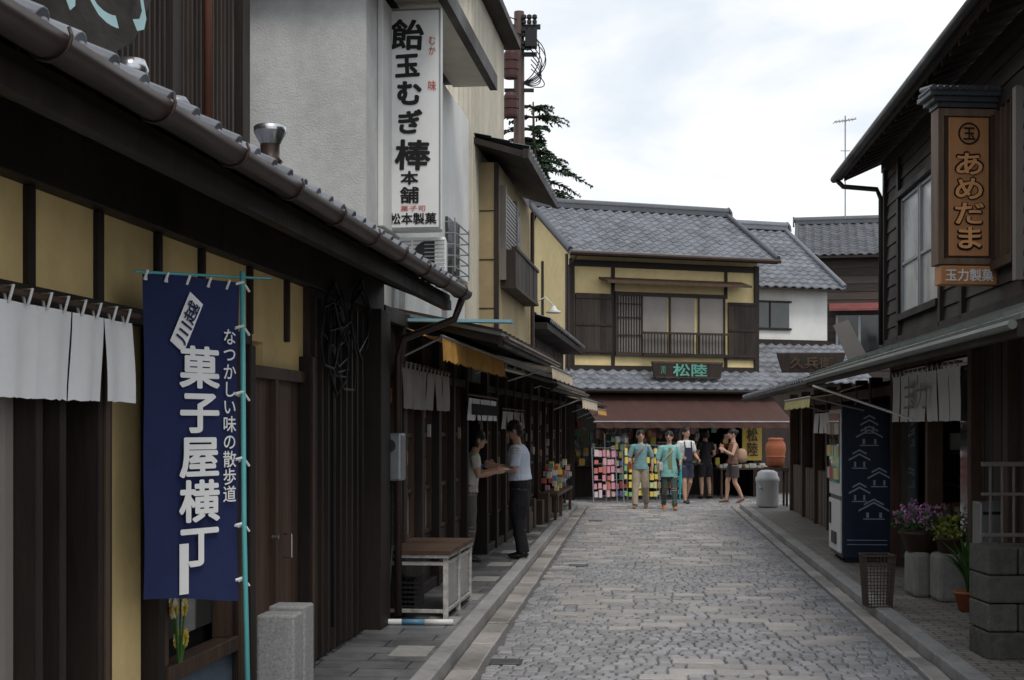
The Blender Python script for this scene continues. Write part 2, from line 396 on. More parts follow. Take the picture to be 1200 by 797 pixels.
mm=M(); mm.box(FL,7.585,7.66,.05,.065,.1,2.09); mm.box(FL,9.09,9.13,.05,.06,.1,2.09); mm.box(FL,5.83,5.87,.05,.058,.1,2.09); mm.obj('post_facing',m_brown,H1)
mm=M(); planks(mm,FL,7.95,9.05,-.1,-.03,.12,1.98,.13); mm.obj('plank_doors',m_brown,H1)
mm=M(); mm.box(FL,8.44,8.50,-.03,.005,.12,1.98); mm.box(FL,7.92,9.07,-.03,.01,1.93,2.0); mm.box(FL,7.92,9.07,-.03,.0,.12,.25); mm.obj('door_rails',m_brown,H1)
mm=M(); mm.tube([FL(8.62,.0,1.0),FL(8.62,.05,1.0),FL(8.62,.05,.86),FL(8.62,0,.86)],.008); mm.tube([FL(8.38,.0,1.0),FL(8.38,.04,1.0)],.014); mm.obj('door_handles',m_steel,H1)
mm=M(); planks(mm,FL,9.17,10.85,-.1,.0,.12,2.55,.11); mm.obj('plank_wall',m_dark2,H1)
mm=M()
for i in range(9): mm.box(FL,9.25+i*.17,9.29+i*.17,.0,.03,.12,2.5)
mm.obj('battens',m_dark,H1)
sl=.40
mm=M(); mm.hexa([FL(1,.55,2.66),FL(11.45,.55,2.66),FL(11.45,-1.6,2.66+2.15*sl),FL(1,-1.6,2.66+2.15*sl),FL(1,.55,2.70),FL(11.45,.55,2.70),FL(11.45,-1.6,2.70+2.15*sl),FL(1,-1.6,2.70+2.15*sl)]); mm.obj('roof_deck',m_dark,H1)
mm=M()
for i in range(38):
    s=1.3+i*.27; mm.hexa([FL(s,.5,2.60),FL(s+.05,.5,2.60),FL(s+.05,-.1,2.60+.6*sl),FL(s,-.1,2.60+.6*sl),FL(s,.5,2.657),FL(s+.05,.5,2.657),FL(s+.05,-.1,2.657+.6*sl),FL(s,-.1,2.657+.6*sl)])
mm.box(FL,1,11.45,.5,.56,2.58,2.658)
mm.obj('rafters',m_dark,H1)
mm=M(); tile_roof(mm,FL(1,.60,2.735),FL(11.5,.60,2.735),FL(1,-1.6,2.735+2.2*sl)-FL(1,.60,2.735),.25,.24,.03,.03); mm.obj('roof_tiles',m_tile,H1,smooth=True)
mm=M()
for i in range(42):
    s=1.04+i*.25; c=FL(s,.62,2.775); mm.cyl(c,c+(FL(s,.5,2.775+.12*sl)-FL(s,.62,2.775)),.048,.05,14)
    mm.ell(c+(FL(0,.005,0)-FL(0,0,0)),(.02,.02,.02),8,6)
mm.obj('eave_tile_ends',m_tile,H1,smooth=False,bevel=.004)
mm=M();sg=8;vs=[]
for j,s in enumerate((1,11.5)):
    for rr in(.062,.056):
        for k_ in range(sg+1):
            q=math.pi+math.pi*k_/sg; vs.append(FL(s,.66+rr*math.cos(q),2.725+rr*math.sin(q)))
n_=sg+1
fs=[(k_,k_+1,2*n_+k_+1,2*n_+k_) for k_ in range(sg)]+[(n_+k_,n_+k_+1,3*n_+k_+1,3*n_+k_) for k_ in range(sg)]+[(0,n_,3*n_,2*n_),(sg,n_+sg,3*n_+sg,2*n_+sg),tuple(range(2*n_,3*n_))]
mm.add(vs,fs)
for i in range(13):
    s=1.6+i*.8; mm.tube([FL(s,.56,2.72)]+[FL(s,.66+.068*math.cos(math.pi+math.pi*q/6),2.725+.068*math.sin(math.pi+math.pi*q/6)) for q in range(7)]+[FL(s,.72,2.75)],.006,6)
mm.tube([FL(11.35,.66,2.66),FL(11.35,.6,2.5),FL(11.32,.2,2.35),FL(11.3,.16,2.2),FL(11.3,.16,.15)],.03,10)
mm.obj('gutter',m_copper,H1,smooth=True)
mm=M(); mm.box(FL,1,10.6,-5,-.95,2.9,6.2); mm.obj('upper_body',m_inter,H1)
mm=M(); planks(mm,FL,1,7.4,-.95,-.9,3,6.2,.16); mm.box(FL,7.4,10.62,-.95,-.88,3.0,3.75); mm.box(FL,9.0,9.15,-.9,-.83,3,6.2); mm.box(FL,10.45,10.62,-.9,-.83,3,6.2); mm.box(FL,7.4,10.6,-.95,-.86,5.0,5.12); mm.obj('upper_boards',m_dark,H1)
mm=M()
for i in range(34): mm.box(FL,7.45+i*.085,7.48+i*.085,-.9,-.85,3.75,6.1)
mm.obj('upper_lattice',m_dark2,H1)
mm=M(); mm.tube([FL(9.35,-.72,3.2),FL(9.35,-.72,6.2)],.028,10); mm.obj('drain_pipe',m_pipe,H1,smooth=True)
# carved sign on roof
S=empty('carved_wood_sign'); F2=lambda a,n,z:FL(4.6+a*.62,-.0+n+.2*(z),3.0+.09*a+z*.75)
mm=M()
out=[(0,.1),(.25,0),(1.2,.05),(2.2,.0),(2.6,.12),(2.75,.45),(2.6,.9),(2,1),(1,.95),(.3,1),(0,.8)]
mm.prism([F2(a,0,z) for a,z in out],FL(0,-.06,0)-FL(0,0,0)); mm.obj('board',mk('aged_sign_board',(.08,.072,.062),.7,.4,10,.6,20,0,(.3,.3,1)),S,bevel=.01)
for i,(ch,a) in enumerate((('ん',.45),('の',1.05),('と',1.6),('う',2.2))):
    text(S,'letter_%d'%i,ch,m_ltxt,F2(a,.012,.40),(.12,1),.27,.44,.006,.012,tilt=-.25)
# roof vents
S=empty('roof_ventilator'); c=FL(6.1,.05,3.12)
mm=M(); mm.cyl(c-V((0,0,.25)),c,.035,None,14); mm.obj('pipe',m_metal,S,smooth=True)
mm=M(); mm.lathe(c,[(.03,0),(.065,.02),(.08,.06),(.065,.10),(.0,.115)],18); mm.obj('turbine',m_steel,S,smooth=True)
S=empty('roof_ventilator'); c=FL(6.45,.12,3.05)
mm=M(); mm.cyl(c-V((0,0,.25)),c,.035,None,14); mm.lathe(c,[(.03,0),(.06,.02),(.07,.06),(.05,.09),(.0,.10)],18); mm.obj('turbine',m_metal,S,smooth=True)
S=empty('chimney_vent'); c=FL(8.0,.1,2.9)
mm=M(); mm.lathe(c,[(.055,0),(.055,.22),(.072,.24),(.055,.26),(.055,.34),(.06,.35)],20); mm.obj('flue',m_copper,S,smooth=True)
mm=M(); mm.lathe(c,[(.055,.335),(.09,.40),(.092,.43),(.08,.44),(.0,.445)],20); mm.obj('cap',m_steel,S,smooth=True)

def noren(name,F,s0,s1,n,z0,z1,k,mat,letters=None,lm=None,rod=True,depth=.03,hooks=True):
    S=empty(name); mm=M(); w=(s1-s0)/k
    for i in range(k):
        a0=s0+i*w+.006;a1=s0+(i+1)*w-.006;nx=8;nz=6;vs=[];ph=U(0,6)
        for j in range(nz+1):
            for q in range(nx+1):
                t=q/nx;zz=j/nz
                vs.append(F(a0+(a1-a0)*t,n+.014*math.sin(t*7+ph)*(1-zz*.6)+.006*math.sin(ph+zz*3),z0+(z1-z0)*zz+ (U(-.004,.004) if j==0 else 0)))
        mm.add(vs,[(j*(nx+1)+q,j*(nx+1)+q+1,(j+1)*(nx+1)+q+1,(j+1)*(nx+1)+q) for j in range(nz) for q in range(nx)])
        if hooks:
            for t in (.25,.75):
                aa=a0+(a1-a0)*t; mm.tube([F(aa-.015,n+.012,z1-.01),F(aa-.012,n+.028,z1+.05),F(aa+.012,n-.02,z1+.05),F(aa+.015,n-.012,z1-.01)],.006,6)
    mm.obj('cloth',mat,S,smooth=True)
    if rod: 
        r_=M(); r_.tube([F(s0-.08,n,z1+.035),F(s1+.08,n,z1+.035)],.012,8); r_.obj('rod',m_brown,S)
    return S
noren('noren_curtain',FL,3.6,5.95,.12,1.75,2.08,8,m_white_cloth)

# banner
S=empty('shop_banner'); BL=V((-1.555,6.0,0)); BR=V((-1.25,6.5,0)); bx=(BR-BL).normalized(); bn=V((bx.y,-bx.x,0)); BW=(BR-BL).length
def FB(a,n,z): return BL+bx*a+bn*n+V((0,0,z))
mm=M();nx,nz=22,40;vs=[]
for j in range(nz+1):
    for q in range(nx+1):
        t=q/nx;zz=j/nz; vs.append(FB(BW*t,.006*math.sin(t*9+zz*4)*(1-.6*zz)+.004*math.sin(zz*11+t*3),.86+.06*(1-t)+zz*(1.455-.08*(1-t))+.006*math.sin(t*5)))
mm.add(vs,[(j*(nx+1)+q,j*(nx+1)+q+1,(j+1)*(nx+1)+q+1,(j+1)*(nx+1)+q) for j in range(nz) for q in range(nx)]); mm.obj('cloth',m_navy,S,smooth=True)
text(S,'main_text','菓\n子\n屋\n横\n丁',m_wtxt,FB(BW*.545,.013,1.52),bx,.255,.97,.028,line=1.02)
text(S,'side_text','な\nつ\nか\nし\nい\n味\nの\n散\n歩\n道',m_wtxt,FB(BW*.87,.013,1.70),bx,.085,.78,.010)
mm=M(); mm.hexa([FB(BW*.5+a,n,z) for n in(.011,.013) for a,z in((-.17+.02,2.02),(-.09+.02,1.97),(.03+.02,2.19),(-.05+.02,2.24))]); mm.hexa([FB(BW*.40+a,n,z) for n in(.011,.013) for a,z in((-.035,.92),(.02,.92),(.02,1.14),(-.035,1.14))]); mm.obj('crest_patch',m_wtxt,S)
text(S,'crest_text','川越',m_navy,FB(BW*.5-.05,.015,2.105),bx,.20,.075,.015,roll=math.radians(62))
mm=M(); mm.tube([V((-1.19,6.45,.1)),V((-1.225,6.5,1.2)),V((-1.235,6.51,2.36))],.012,10)
mm.obj('pole',m_teal,S,smooth=True)
mm=M(); mm.tube([FB(-.05,.0,2.30),FB(BW+.22,0,2.345)],.006,8); mm.obj('cross_arm',m_teal,S,smooth=True)
mm=M()
for z in(.95,1.2,1.5,1.8,2.1,2.3):
    mm.tube([FB(BW-.02,.0,z),FB(BW+.01,.02,z+.01),FB(BW+.04,.0,z),FB(BW+.01,-.02,z-.01),FB(BW-.02,0,z)],.007,6)
    mm.tube([FB(BW+.02,.02,z),FB(BW+.05,.02,z-.03)],.006,6)
for a in(.0,.12,.25,.38,.5): mm.tube([FB(a,.005,2.27),FB(a+.01,.015,2.31),FB(a+.02,-.01,2.31),FB(a+.02,-.005,2.27)],.006,6)
mm.obj('ties',m_wtxt,S)
S=empty('granite_post'); mm=M(); mm.box(FL,7.35,7.52,.22,.42,.1,.68); mm.box(FL,7.56,7.74,.22,.42,.1,.70); mm.obj('posts',m_granite,S,bevel=.012)
S=empty('sunflower_arrangement'); mm=M(); m2=M()
for i in range(7):
    c=FL(U(6.58,6.8),U(.03,.09),U(.6,.95)); m2.tube([FL(6.7,.05,.5),c],.005,5)
    for q in range(12):
        a=q*math.pi/6; dd=FL(math.cos(a)*.035,0,math.sin(a)*.035)-FL(0,0,0); pp=c+dd; ss=(FL(-math.sin(a)*.012,0,math.cos(a)*.012)-FL(0,0,0)); mm.quad(c+ss*.5,pp+ss,pp+dd*.4,pp-ss,c-ss*.5)
m_sun=mkramp('sunflower_petals',[(.7,.45,.04),(.6,.35,.03),(.7,.68,.6),(.7,.5,.1)])
mm.obj('petals',m_sun,S); m2.obj('stems',m_leaf2,S)
S=empty('cable_bundle'); mm=M()
for i in range(9):
    s=9.3+U(0,1.2); z=2.2+U(-.1,.3); pts=[FL(s+.35*math.sin(q*1.05+i)*(.5+R()*.6),.06+.02*i/9,z-.25*math.cos(q*1.05+i)*U(.7,1.2)) for q in range(7)]; mm.tube(pts,.009,6)
mm.tube([FL(9.6,.06,2.5),FL(9.62,.06,1.4),FL(9.6,.06,.3)],.012); mm.obj('cables',m_blacktrim,S,smooth=True)
S=empty('electric_meter'); mm=M(); mm.box(FL,11.22,11.42,.02,.2,1.22,1.60); mm.obj('case',m_metal,S,bevel=.02)
mm=M(); mm.cyl(FL(11.2,.11,1.5),FL(11.22,.11,1.5),.05,None,16); mm.tube([FL(11.3,.11,1.22),FL(11.3,.11,.7),FL(11.3,.08,.3)],.015); mm.obj('dial',m_glass,S)
# chest / low cabinet
S=empty('display_cabinet'); FC=lambda a,n,z:FL(11.4+a,.02+n,z)
m_frm=mk('chipped_white_frame',(.38,.37,.35),.6,.5,22,.3,50,.1,stain=.35)
mm=M()
for a,n in((0,0),(0,.48),(1.25,0),(1.25,.48),(.62,.48)): mm.box(FC,a,a+.04,n,n+.04,.1,.60)
mm.box(FC,-.02,1.3,-.01,.53,.60,.63); mm.box(FC,0.041,1.249,.485,.515,.16,.19); mm.box(FC,0.005,.035,.041,.479,.16,.19); mm.box(FC,0.041,1.249,.485,.515,.54,.57);mm.box(FC,0.005,.035,.041,.479,.54,.57)
mm.obj('frame',m_frm,S,bevel=.004)
mm=M(); planks(mm,lambda a,n,z:FC(a,n,z),-.03,1.31,-.02,.54,.632,.66,.2); mm.obj('top',m_brown,S)
mm=M(); mm.box(FC,.03,1.26,.50,.503,.2,.54); mm.obj('glass',glass('cabinet_glass',(.15,.15,.145),.2),S)
mm=M()
for i in range(6): mm.box(FC,.06,.5,.06+i*.035,.065+i*.035,.16,.42)
for i in range(7): mm.box(FC,.05,.055,.05,.28,.16+i*.038,.175+i*.038)
mm.obj('crate',m_blacktrim,S)
mm=M();mm.box(FC,.03,1.25,.03,.1,.12,.6); mm.obj('back',m_dark,S)
S=empty('ground_pole'); mm=M(); mm.tube([FL(11.12,.0,.125),FL(11.14,.22,.125)],.023,10); mm.tube([FL(11.15,.40,.125),FL(11.17,.62,.125)],.023,10); mm.obj('pale_sections',m_wmetal,S,smooth=True)
mm=M(); mm.tube([FL(11.14,.221,.125),FL(11.15,.399,.125)],.022,10); mm.obj('blue_section',mk('blue_plastic',(.12,.28,.42),.4,.1),S,smooth=True)

# ================= LEFT: shop row ground floor =================
H2=empty('candy_shop_row')
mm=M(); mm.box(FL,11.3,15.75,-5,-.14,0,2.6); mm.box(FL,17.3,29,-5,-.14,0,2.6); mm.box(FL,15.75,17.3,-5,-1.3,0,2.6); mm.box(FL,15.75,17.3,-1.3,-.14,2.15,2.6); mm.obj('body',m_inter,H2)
mm=M()
posts=[11.35,12.15,13.0,13.9,14.8,15.7,17.3,18.2,19.1,20.1,21.1,22.2,23.4,24.6,26,27.4,28.8]
for s in posts: mm.box(FL,s-.05,s+.05,-.13,.05,.1,2.5)
mm.box(FL,11.3,29,-.13,.06,2.5,2.62); mm.box(FL,11.41,15.64,-.13,.035,2.08,2.16)
mm.box(FL,17.36,28.7,-.13,.035,2.08,2.16); 
for a,b in((11.41,15.64),(17.36,28.7)): mm.box(FL,a,b,-.13,.03,.1,.2)
mm.obj('frame',m_dark,H2,bevel=.006)
mm=M();m2=M();m3=M();m4=M();m5=M()
for a,b in zip(posts[:-1],posts[1:]):
    if a==15.7: continue
    c=(a+b)/2
    planks(m2,FL,a+.06,b-.06,-.12,-.03,.2,.62 if a<15 else .5,.12)
    zb=.64 if a<15 else .52
    for p,q in((a+.06,c),(c,b-.06)):
        for z0,z1 in((zb,1.05),(1.09,1.55),(1.59,2.07)):
            (m5 if (z0==zb and a<15) or R()<.15 else mm).box(FL,p+.02,q-.02,-.1,-.07,z0,z1)
        m3.box(FL,p,p+.035,-.11,-.02,zb,2.08); m3.box(FL,q-.035,q,-.11,-.022,zb,2.08)
    for z in(zb-.01,1.05,1.55): m3.box(FL,a+.06,b-.06,-.105,-.03,z,z+.04)
    for i in range(9):
        if R()<.85: x0=U(a+.1,b-.35); z0=U(.7,1.7); m4.box(FL,x0,x0+U(.12,.25),-.069,-.066,z0,z0+U(.15,.3))
mm.obj('window_panes',glass('row_shop_glass',(.13,.15,.16),.1),H2); m5.obj('frosted_panes',m_glassl,H2); m2.obj('wainscot',m_dark2,H2); m3.obj('sashes',m_brown,H2,bevel=.004); m4.obj('posters',m_goodsw,H2)  # window pane base colour is lightened to paint in bluish-white reflections
mm=M(); planks(mm,FL,11.3,29,-.13,-.02,2.17,2.49,.16); mm.obj('transom_boards',m_dark2,H2)
mm=M()
for i in range(70):
    s=U(11.6,28); z=U(1.0,1.9); mm.box(FL,s,s+.04,-.03,.0,z,z+.12)
mm.obj('hanging_tags',m_goodsw,H2)
mm=M()
for i in range(60): 
    s=U(15.8,17.2); z=U(.3,1.9); mm.box(FL,s,s+.1,-1.3,-1.2,z,z+.12)
mm.obj('shelf_goods',m_goodsw,H2)
def canopy(name,F,s0,s1,n1,zw,zo,mat_top,edge,ntiles=False,par=None):
    S=par or empty(name); mm=M()
    mm.hexa([F(s0,-.1,zw-.03),F(s1,-.1,zw-.03),F(s1,n1,zo-.03),F(s0,n1,zo-.03),F(s0,-.1,zw),F(s1,-.1,zw),F(s1,n1,zo),F(s0,n1,zo)]); mm.obj(name+'_sheet',mat_top,S)
    mm=M(); k=int((s1-s0)/.45)
    for i in range(k+1):
        s=s0+.05+i*(s1-s0-.14)/k; mm.hexa([F(s,0,zw-.1),F(s+.04,0,zw-.1),F(s+.04,n1-.03,zo-.1),F(s,n1-.03,zo-.1),F(s,0,zw-.033),F(s+.04,0,zw-.033),F(s+.04,n1-.03,zo-.033),F(s,n1-.03,zo-.033)])
    mm.box(F,s0+.02,s1-.02,n1-.03,n1+.015,zo-.12,zo-.031); mm.obj(name+'_rafters',m_dark,S)
    mm=M(); k=int((s1-s0)/.3)
    for i in range(k+1):
        s=s0+i*(s1-s0-.03)/k; mm.hexa([F(s,-.1,zw+.001),F(s+.025,-.1,zw+.001),F(s+.025,n1+.01,zo+.001),F(s,n1+.01,zo+.001),F(s,-.1,zw+.025),F(s+.025,-.1,zw+.025),F(s+.025,n1+.01,zo+.025),F(s,n1+.01,zo+.025)])
    mm.tube([F(s0-.02,n1+.05,zo-.06),F(s1+.02,n1+.05,zo-.06)],.026,8); mm.obj(name+'_battens',edge,S)
    return S
canopy('lean_to_roof',FL,12.3,17.4,.85,2.66,2.46,m_sheet,m_copper,par=H2)
mm=M(); mm.hexa([FL(12.2,-.2,2.56),FL(12.35,-.2,2.56),FL(12.35,.95,2.535),FL(12.2,.95,2.535),FL(12.2,-.2,2.585),FL(12.35,-.2,2.585),FL(12.35,.95,2.56),FL(12.2,.95,2.56)]); mm.obj('roof_edge_sheet',m_mint,H2)
canopy('lean_to_roof_b',FL,17.6,23.5,.8,2.45,2.22,m_sheet,m_copper,par=H2)
canopy('lean_to_roof_c',FL,23.7,28.8,.8,2.40,2.12,m_tiled,m_copper,par=H2)
def awning(name,F,s0,s1,n0,n1,z0,z1,drop,mat,mat2=None):
    S=empty(name); mm=M(); k=max(4,int((s1-s0)/.1)); vs=[]
    for i in range(k+1):
        s=s0+(s1-s0)*i/k; sag=.015*math.sin(i*1.3)
        vs+= [F(s,n0,z0),F(s,(n0+n1)/2,(z0+z1)/2-.03+sag*.5),F(s,n1,z1),F(s,n1+.01+.012*math.sin(i*2.1),z1-drop+(.02 if i%2 else 0))]
    mm.add(vs,[(i*4+j,i*4+j+1,(i+1)*4+j+1,(i+1)*4+j) for i in range(k) for j in range(3)]); mm.obj('cloth',mat,S)
    mm=M(); mm.tube([F(s0-.03,n1,z1+.005),F(s1+.03,n1,z1+.005)],.012,8)
    for s in(s0+.02,s1-.02): mm.tube([F(s,n0,z1-.15),F(s,n1,z1)],.01,6)
    mm.obj('bar',m_metal,S); return S
awning('ochre_awning',FL,11.6,15.6,.15,.46,2.46,2.38,.2,m_awno)
awning('cream_awning',FL,15.6,18.4,.5,.98,2.40,2.30,.13,m_awnw)
awning('cream_awning',FL,20.0,23.4,.6,1.0,2.16,2.04,.14,m_awnw)
awning('ochre_awning',FL,24.5,27,.6,.95,2.05,1.95,.1,m_awno)
noren('noren_curtain',FL,11.75,14.1,.1,1.80,2.14,6,m_grey_cloth)
n2_=noren('noren_curtain',FL,15.3,17.6,.12,1.72,1.96,8,m_white_cloth,hooks=False)
mm=M()
for i in range(40): s=15.35+i*.056; mm.box(FL,s,s+.02,.142,.148,1.78,1.90)
mm.obj('print',m_black,n2_)
noren('noren_curtain',FL,18.4,20.8,.09,1.62,1.85,6,m_grey_cloth,hooks=False)
S=empty('souvenir_stand'); mm=M()
for i in range(60): s=U(23.5,26.5); z=U(.55,1.0); n=U(.08,.3); mm.box(FL,s,s+.09,n,n+.07,z,z+.08)
mm.obj('goods',m_goods,S)
mm=M(); mm.box(FL,23.4,26.6,.05,.36,.5,.55); 
for s in(23.45,24.5,26.5): mm.box(FL,s,s+.05,.29,.34,.1,.5)
mm.obj('table',m_brown,S)
S=empty('wooden_crates'); mm=M()
for i in range(9):
    s=U(17.6,26); mm.box(FL,s,s+U(.2,.4),.06,.06+U(.1,.2),.102,.1+U(.2,.5))
mm.obj('crates',m_brown,S,bevel=.01)

# ================= LEFT: upper storeys =================
B2=empty('white_stucco_building')
mm=M(); mm.box(FL,11.62,16.9,-5,-.17,2.62,5.37); mm.obj('walls',m_white,B2)
mm=M(); mm.box(FL,12.05,16.88,-.169,-.12,3.35,5.3); mm.obj('cladding',m_white2,B2,bevel=.01)
mm=M(); mm.box(FL,11.45,15.6,-5,.34,5.40,5.46); mm.box(FL,11.4,15.65,.30,.38,5.34,5.50); mm.box(FL,11.40,11.45,-5,.299,5.34,5.50); mm.obj('eave',m_dark,B2)
mm=M(); mm.box(FL,11.46,15.6,-.1,.299,5.375,5.395); mm.obj('soffit',m_beige,B2)
mm=M(); mm.box(FL,15.2,16.0,-.12,-.09,3.3,3.9); mm.obj('window',m_glass,B2)
mm=M()
for i in range(5): mm.tube([FL(15.1,-.1,3.35+i*.12),FL(15.1,.0,3.35+i*.12),FL(16.1,.0,3.35+i*.12),FL(16.1,-.1,3.35+i*.12)],.008,6)
for i in range(2): mm.tube([FL(15.1+i*1.0,.0,3.3),FL(15.1+i*1.0,.0,3.87)],.008,6)
mm.obj('window_guard',m_metal,B2)
S=empty('vertical_shop_sign'); sx0,sx1=-1.115,-.615; Y0=12.45
FS=lambda a,n,z: V((sx0+a,Y0-n-.12*a,z))
mm=M(); mm.box(FS,0,.505,-.16,0,3.36,5.31); mm.obj('box',m_white2,S,bevel=.015)
mm=M(); mm.box(FS,.012,.493,.0,.008,3.372,5.298); mm.obj('frame_face',m_metal,S)
mm=M(); mm.box(FS,.028,.477,.008,.012,3.39,5.28); mm.obj('face',m_wmetal,S)
nx_=(1,-.12)
for i,(ch,a,z,w_,h_,b_) in enumerate((('飴',.20,5.07,.30,.27,.028),('玉',.20,4.80,.22,.20,.04),('む',.22,4.56,.22,.21,.045),('ぎ',.23,4.31,.22,.21,.04),('棒',.25,4.02,.32,.27,.03),('本',.22,3.82,.16,.12,.035),('舗',.22,3.67,.17,.145,.025))):
    text(S,'main_%d'%i,ch,m_black,FS(a,.014,z),nx_,w_,h_,b_,roll=(-.05,.04,-.03,.05,-.04,0,0)[i])
text(S,'red_a','む\nか',m_red,FS(.42,.014,4.97),nx_,.06,.16,.01)
text(S,'red_b','味',m_red,FS(.42,.014,4.62),nx_,.07,.09,.01)
text(S,'red_c','菓子司',m_red,FS(.25,.014,3.555),nx_,.22,.05,.008)
text(S,'foot','松本製菓',m_black,FS(.25,.014,3.465),nx_,.42,.10,.025)
mm=M()
for z in(3.55,4.4,5.1): mm.tube([FS(-.16,-.08,z),FS(.02,-.08,z)],.014,6); mm.tube([FS(-.16,-.08,z),FS(-.16,-.02,z-.2)],.01,6)
mm.obj('brackets',m_metal,S)
S=empty('air_conditioner_unit'); FA=lambda a,n,z: V((-1.0+a,12.55-n-.12*a,z))
mm=M(); mm.box(FA,0,.42,-.28,0,2.98,3.32); mm.obj('case',m_wmetal,S,bevel=.02)
mm=M(); mm.cyl(FA(.27,.0,3.15),FA(.27,.006,3.15),.14,None,24); mm.obj('fan_recess',m_blacktrim,S)
mm=M()
for i in range(9): mm.box(FA,.13,.41,.007,.011,3.01+i*.034,3.018+i*.034)
for i in range(9): mm.box(FA,.02,.11,.002,.006,3.01+i*.033,3.025+i*.033)
mm.obj('grille',m_metal,S)
mm=M(); mm.box(FA,-.02,.44,-.3,.02,2.94,2.98); 
for a in(0,.38): mm.box(FA,a,a+.04,-.25,-.02,2.5,2.94)
mm.obj('stand',m_metal,S)
B3=empty('beige_clad_building')
mm=M(); mm.box(FL,16.95,20,-6,-.1,2.62,7.0); mm.obj('walls',m_beige,B3)
mm=M()
for i in range(26): mm.box(FL,17.0+i*.115,17.05+i*.115,-.1,-.085,2.65,6.98)
for i in range(24): n=-.14-i*.115; mm.box(FL,16.93,16.95,n-.05,n,2.65,6.98)
mm.obj('ribs',m_beige,B3)
mm=M(); mm.box(FL,16.75,20.2,-6.1,.12,7.0,7.10); mm.obj('roof_edge',m_dark,B3)
B4=empty('tan_house')
mm=M(); mm.box(FL,17.5,21.4,-.5,.14,2.62,4.9); mm.obj('walls',m_tan,B4)
mm=M()
for z in(3.1,3.7,4.3): mm.box(FL,17.492,17.5,-.5,.13,z,z+.012)
mm.box(FL,17.48,17.56,.10,.155,2.62,4.9); mm.obj('seams',m_dark,B4)
mm=M(); mm.hexa([FL(17.1,-.6,5.22),FL(20.9,-.6,5.22),FL(20.9,.5,4.88),FL(17.1,.5,4.88),FL(17.1,-.6,5.28),FL(20.9,-.6,5.28),FL(20.9,.5,4.96),FL(17.1,.5,4.96)]); mm.box(FL,17.05,20.95,.5,.57,4.86,4.97); mm.obj('eave',m_dark,B4)
mm=M(); tile_roof(mm,FL(17.1,.55,4.98),FL(20.9,.55,4.98),FL(0,-.6,.34)-FL(0,.55,0)); mm.obj('tiles',m_tiled,B4,smooth=True)
mm=M(); mm.box(FL,17.75,19.7,.14,.17,3.5,4.62); mm.obj('window',m_glass,B4)
mm=M()
for i in range(22): z=3.52+i*.05; mm.hexa([FL(17.8,.17,z),FL(19.0,.17,z),FL(19.0,.20,z-.02),FL(17.8,.20,z-.02),FL(17.8,.17,z+.035),FL(19.0,.17,z+.035),FL(19.0,.2,z+.015),FL(17.8,.2,z+.015)])
for s in(17.74,19.0): mm.box(FL,s,s+.06,.14,.215,3.48,4.66)
mm.obj('louvre_shutters',m_curtain,B4)
mm=M(); planks(mm,FL,17.8,20.5,.30,.33,3.42,3.86,.14); mm.box(FL,17.78,20.52,.14,.34,3.38,3.42); mm.box(FL,17.78,20.52,.28,.35,3.86,3.90); mm.box(FL,17.78,17.8,.14,.33,3.42,3.86); mm.obj('balcony',m_dark2,B4)
mm=M(); mm.tube([FL(21.0,.2,4.8),FL(21.0,.2,2.6)],.03,8); mm.obj('drain_pipe',m_copper,B4)
S=empty('wall_lamp'); mm=M(); c=FL(20.6,.55,3.3); mm.lathe(c,[(.0,.10),(.025,.09),(.04,.05),(.12,.0),(.11,-.01)],18); mm.tube([c+V((0,0,.09)),c+V((-.12,0,.22)),FL(20.6,.2,3.4)],.010,6); mm.obj('shade',m_wmetal,S,smooth=True)
B5=empty('dark_wood_house')
mm=M(); planks(mm,FL,21.5,28.9,-3,.0,2.62,3.5,.2); mm.obj('boards',m_dark2,B5)
mm=M(); tile_roof(mm,FL(21.4,.4,3.25),FL(29,.4,3.25),FL(0,-2.2,1.0)-FL(0,.4,0)); mm.obj('tiles',m_tiled,B5,smooth=True)
mm=M(); mm.box(FL,21.4,29,-.1,.38,3.12,3.22); mm.obj('eave',m_dark,B5)

# utility pole
S=empty('utility_pole'); px,py=.12,24.0
mm=M(); mm.tube([(px,py,0),(px,py,8.65)],[.12,.085],14); mm.obj('pole',m_pole,S,smooth=True)
mm=M(); mm.lathe((px-.14,py-.26,7.45),[(0,0),(.11,.01),(.12,.05),(.12,.42),(.09,.48),(0,.5)],16); mm.lathe((px-.14,py-.26,6.8),[(0,0),(.11,.01),(.12,.05),(.12,.36),(.09,.42),(0,.44)],16)
for z in(6.95,7.1,7.6,7.75): mm.lathe((px-.14,py-.26,z),[(.12,0),(.135,.01),(.12,.02)],16)
mm.obj('transformers',m_rust,S,smooth=False)
mm=M(); mm.box(FW,px-.1,px+.36,py-.04,py+.04,8.36,8.43); mm.box(FW,px-.08,px+.30,py-.04,py+.04,7.9,7.96); mm.box(FW,px-.25,px+.25,py-.04,py+.04,7.3,7.35)
for i in range(8): mm.lathe((px+.08+.09*(i%3),py-.08,8.43-.22*(i//3)),[(0,.0),(.04,.0),(.04,.05),(.02,.06),(.045,.09),(.04,.14),(0,.16)],10)
mm.box(FW,px+.1,px+.30,py-.2,py,8.02,8.30)
for i in range(9): 
    a_=U(.15,.4); P0=[V((px+.2,py-.1,8.3-.08*i)),V((px+.3+a_*.7,py-.15,8.1-.09*i)),V((px+.33+a_*.6,py-.12,7.7-.05*i)),V((px+.2,py-.05,7.5-.02*i)),V((px+.05,py,7.45))]
    Q=[]
    for j in range(13):
        t=j/12; b_=[math.comb(4,q)*t**q*(1-t)**(4-q) for q in range(5)]; Q.append(sum((P0[q]*b_[q]*1.0 for q in range(5)),V()))
    mm.tube(Q,.009,6)
mm.obj('crossarms_and_insulators',m_blacktrim,S,smooth=False)
mm=M()
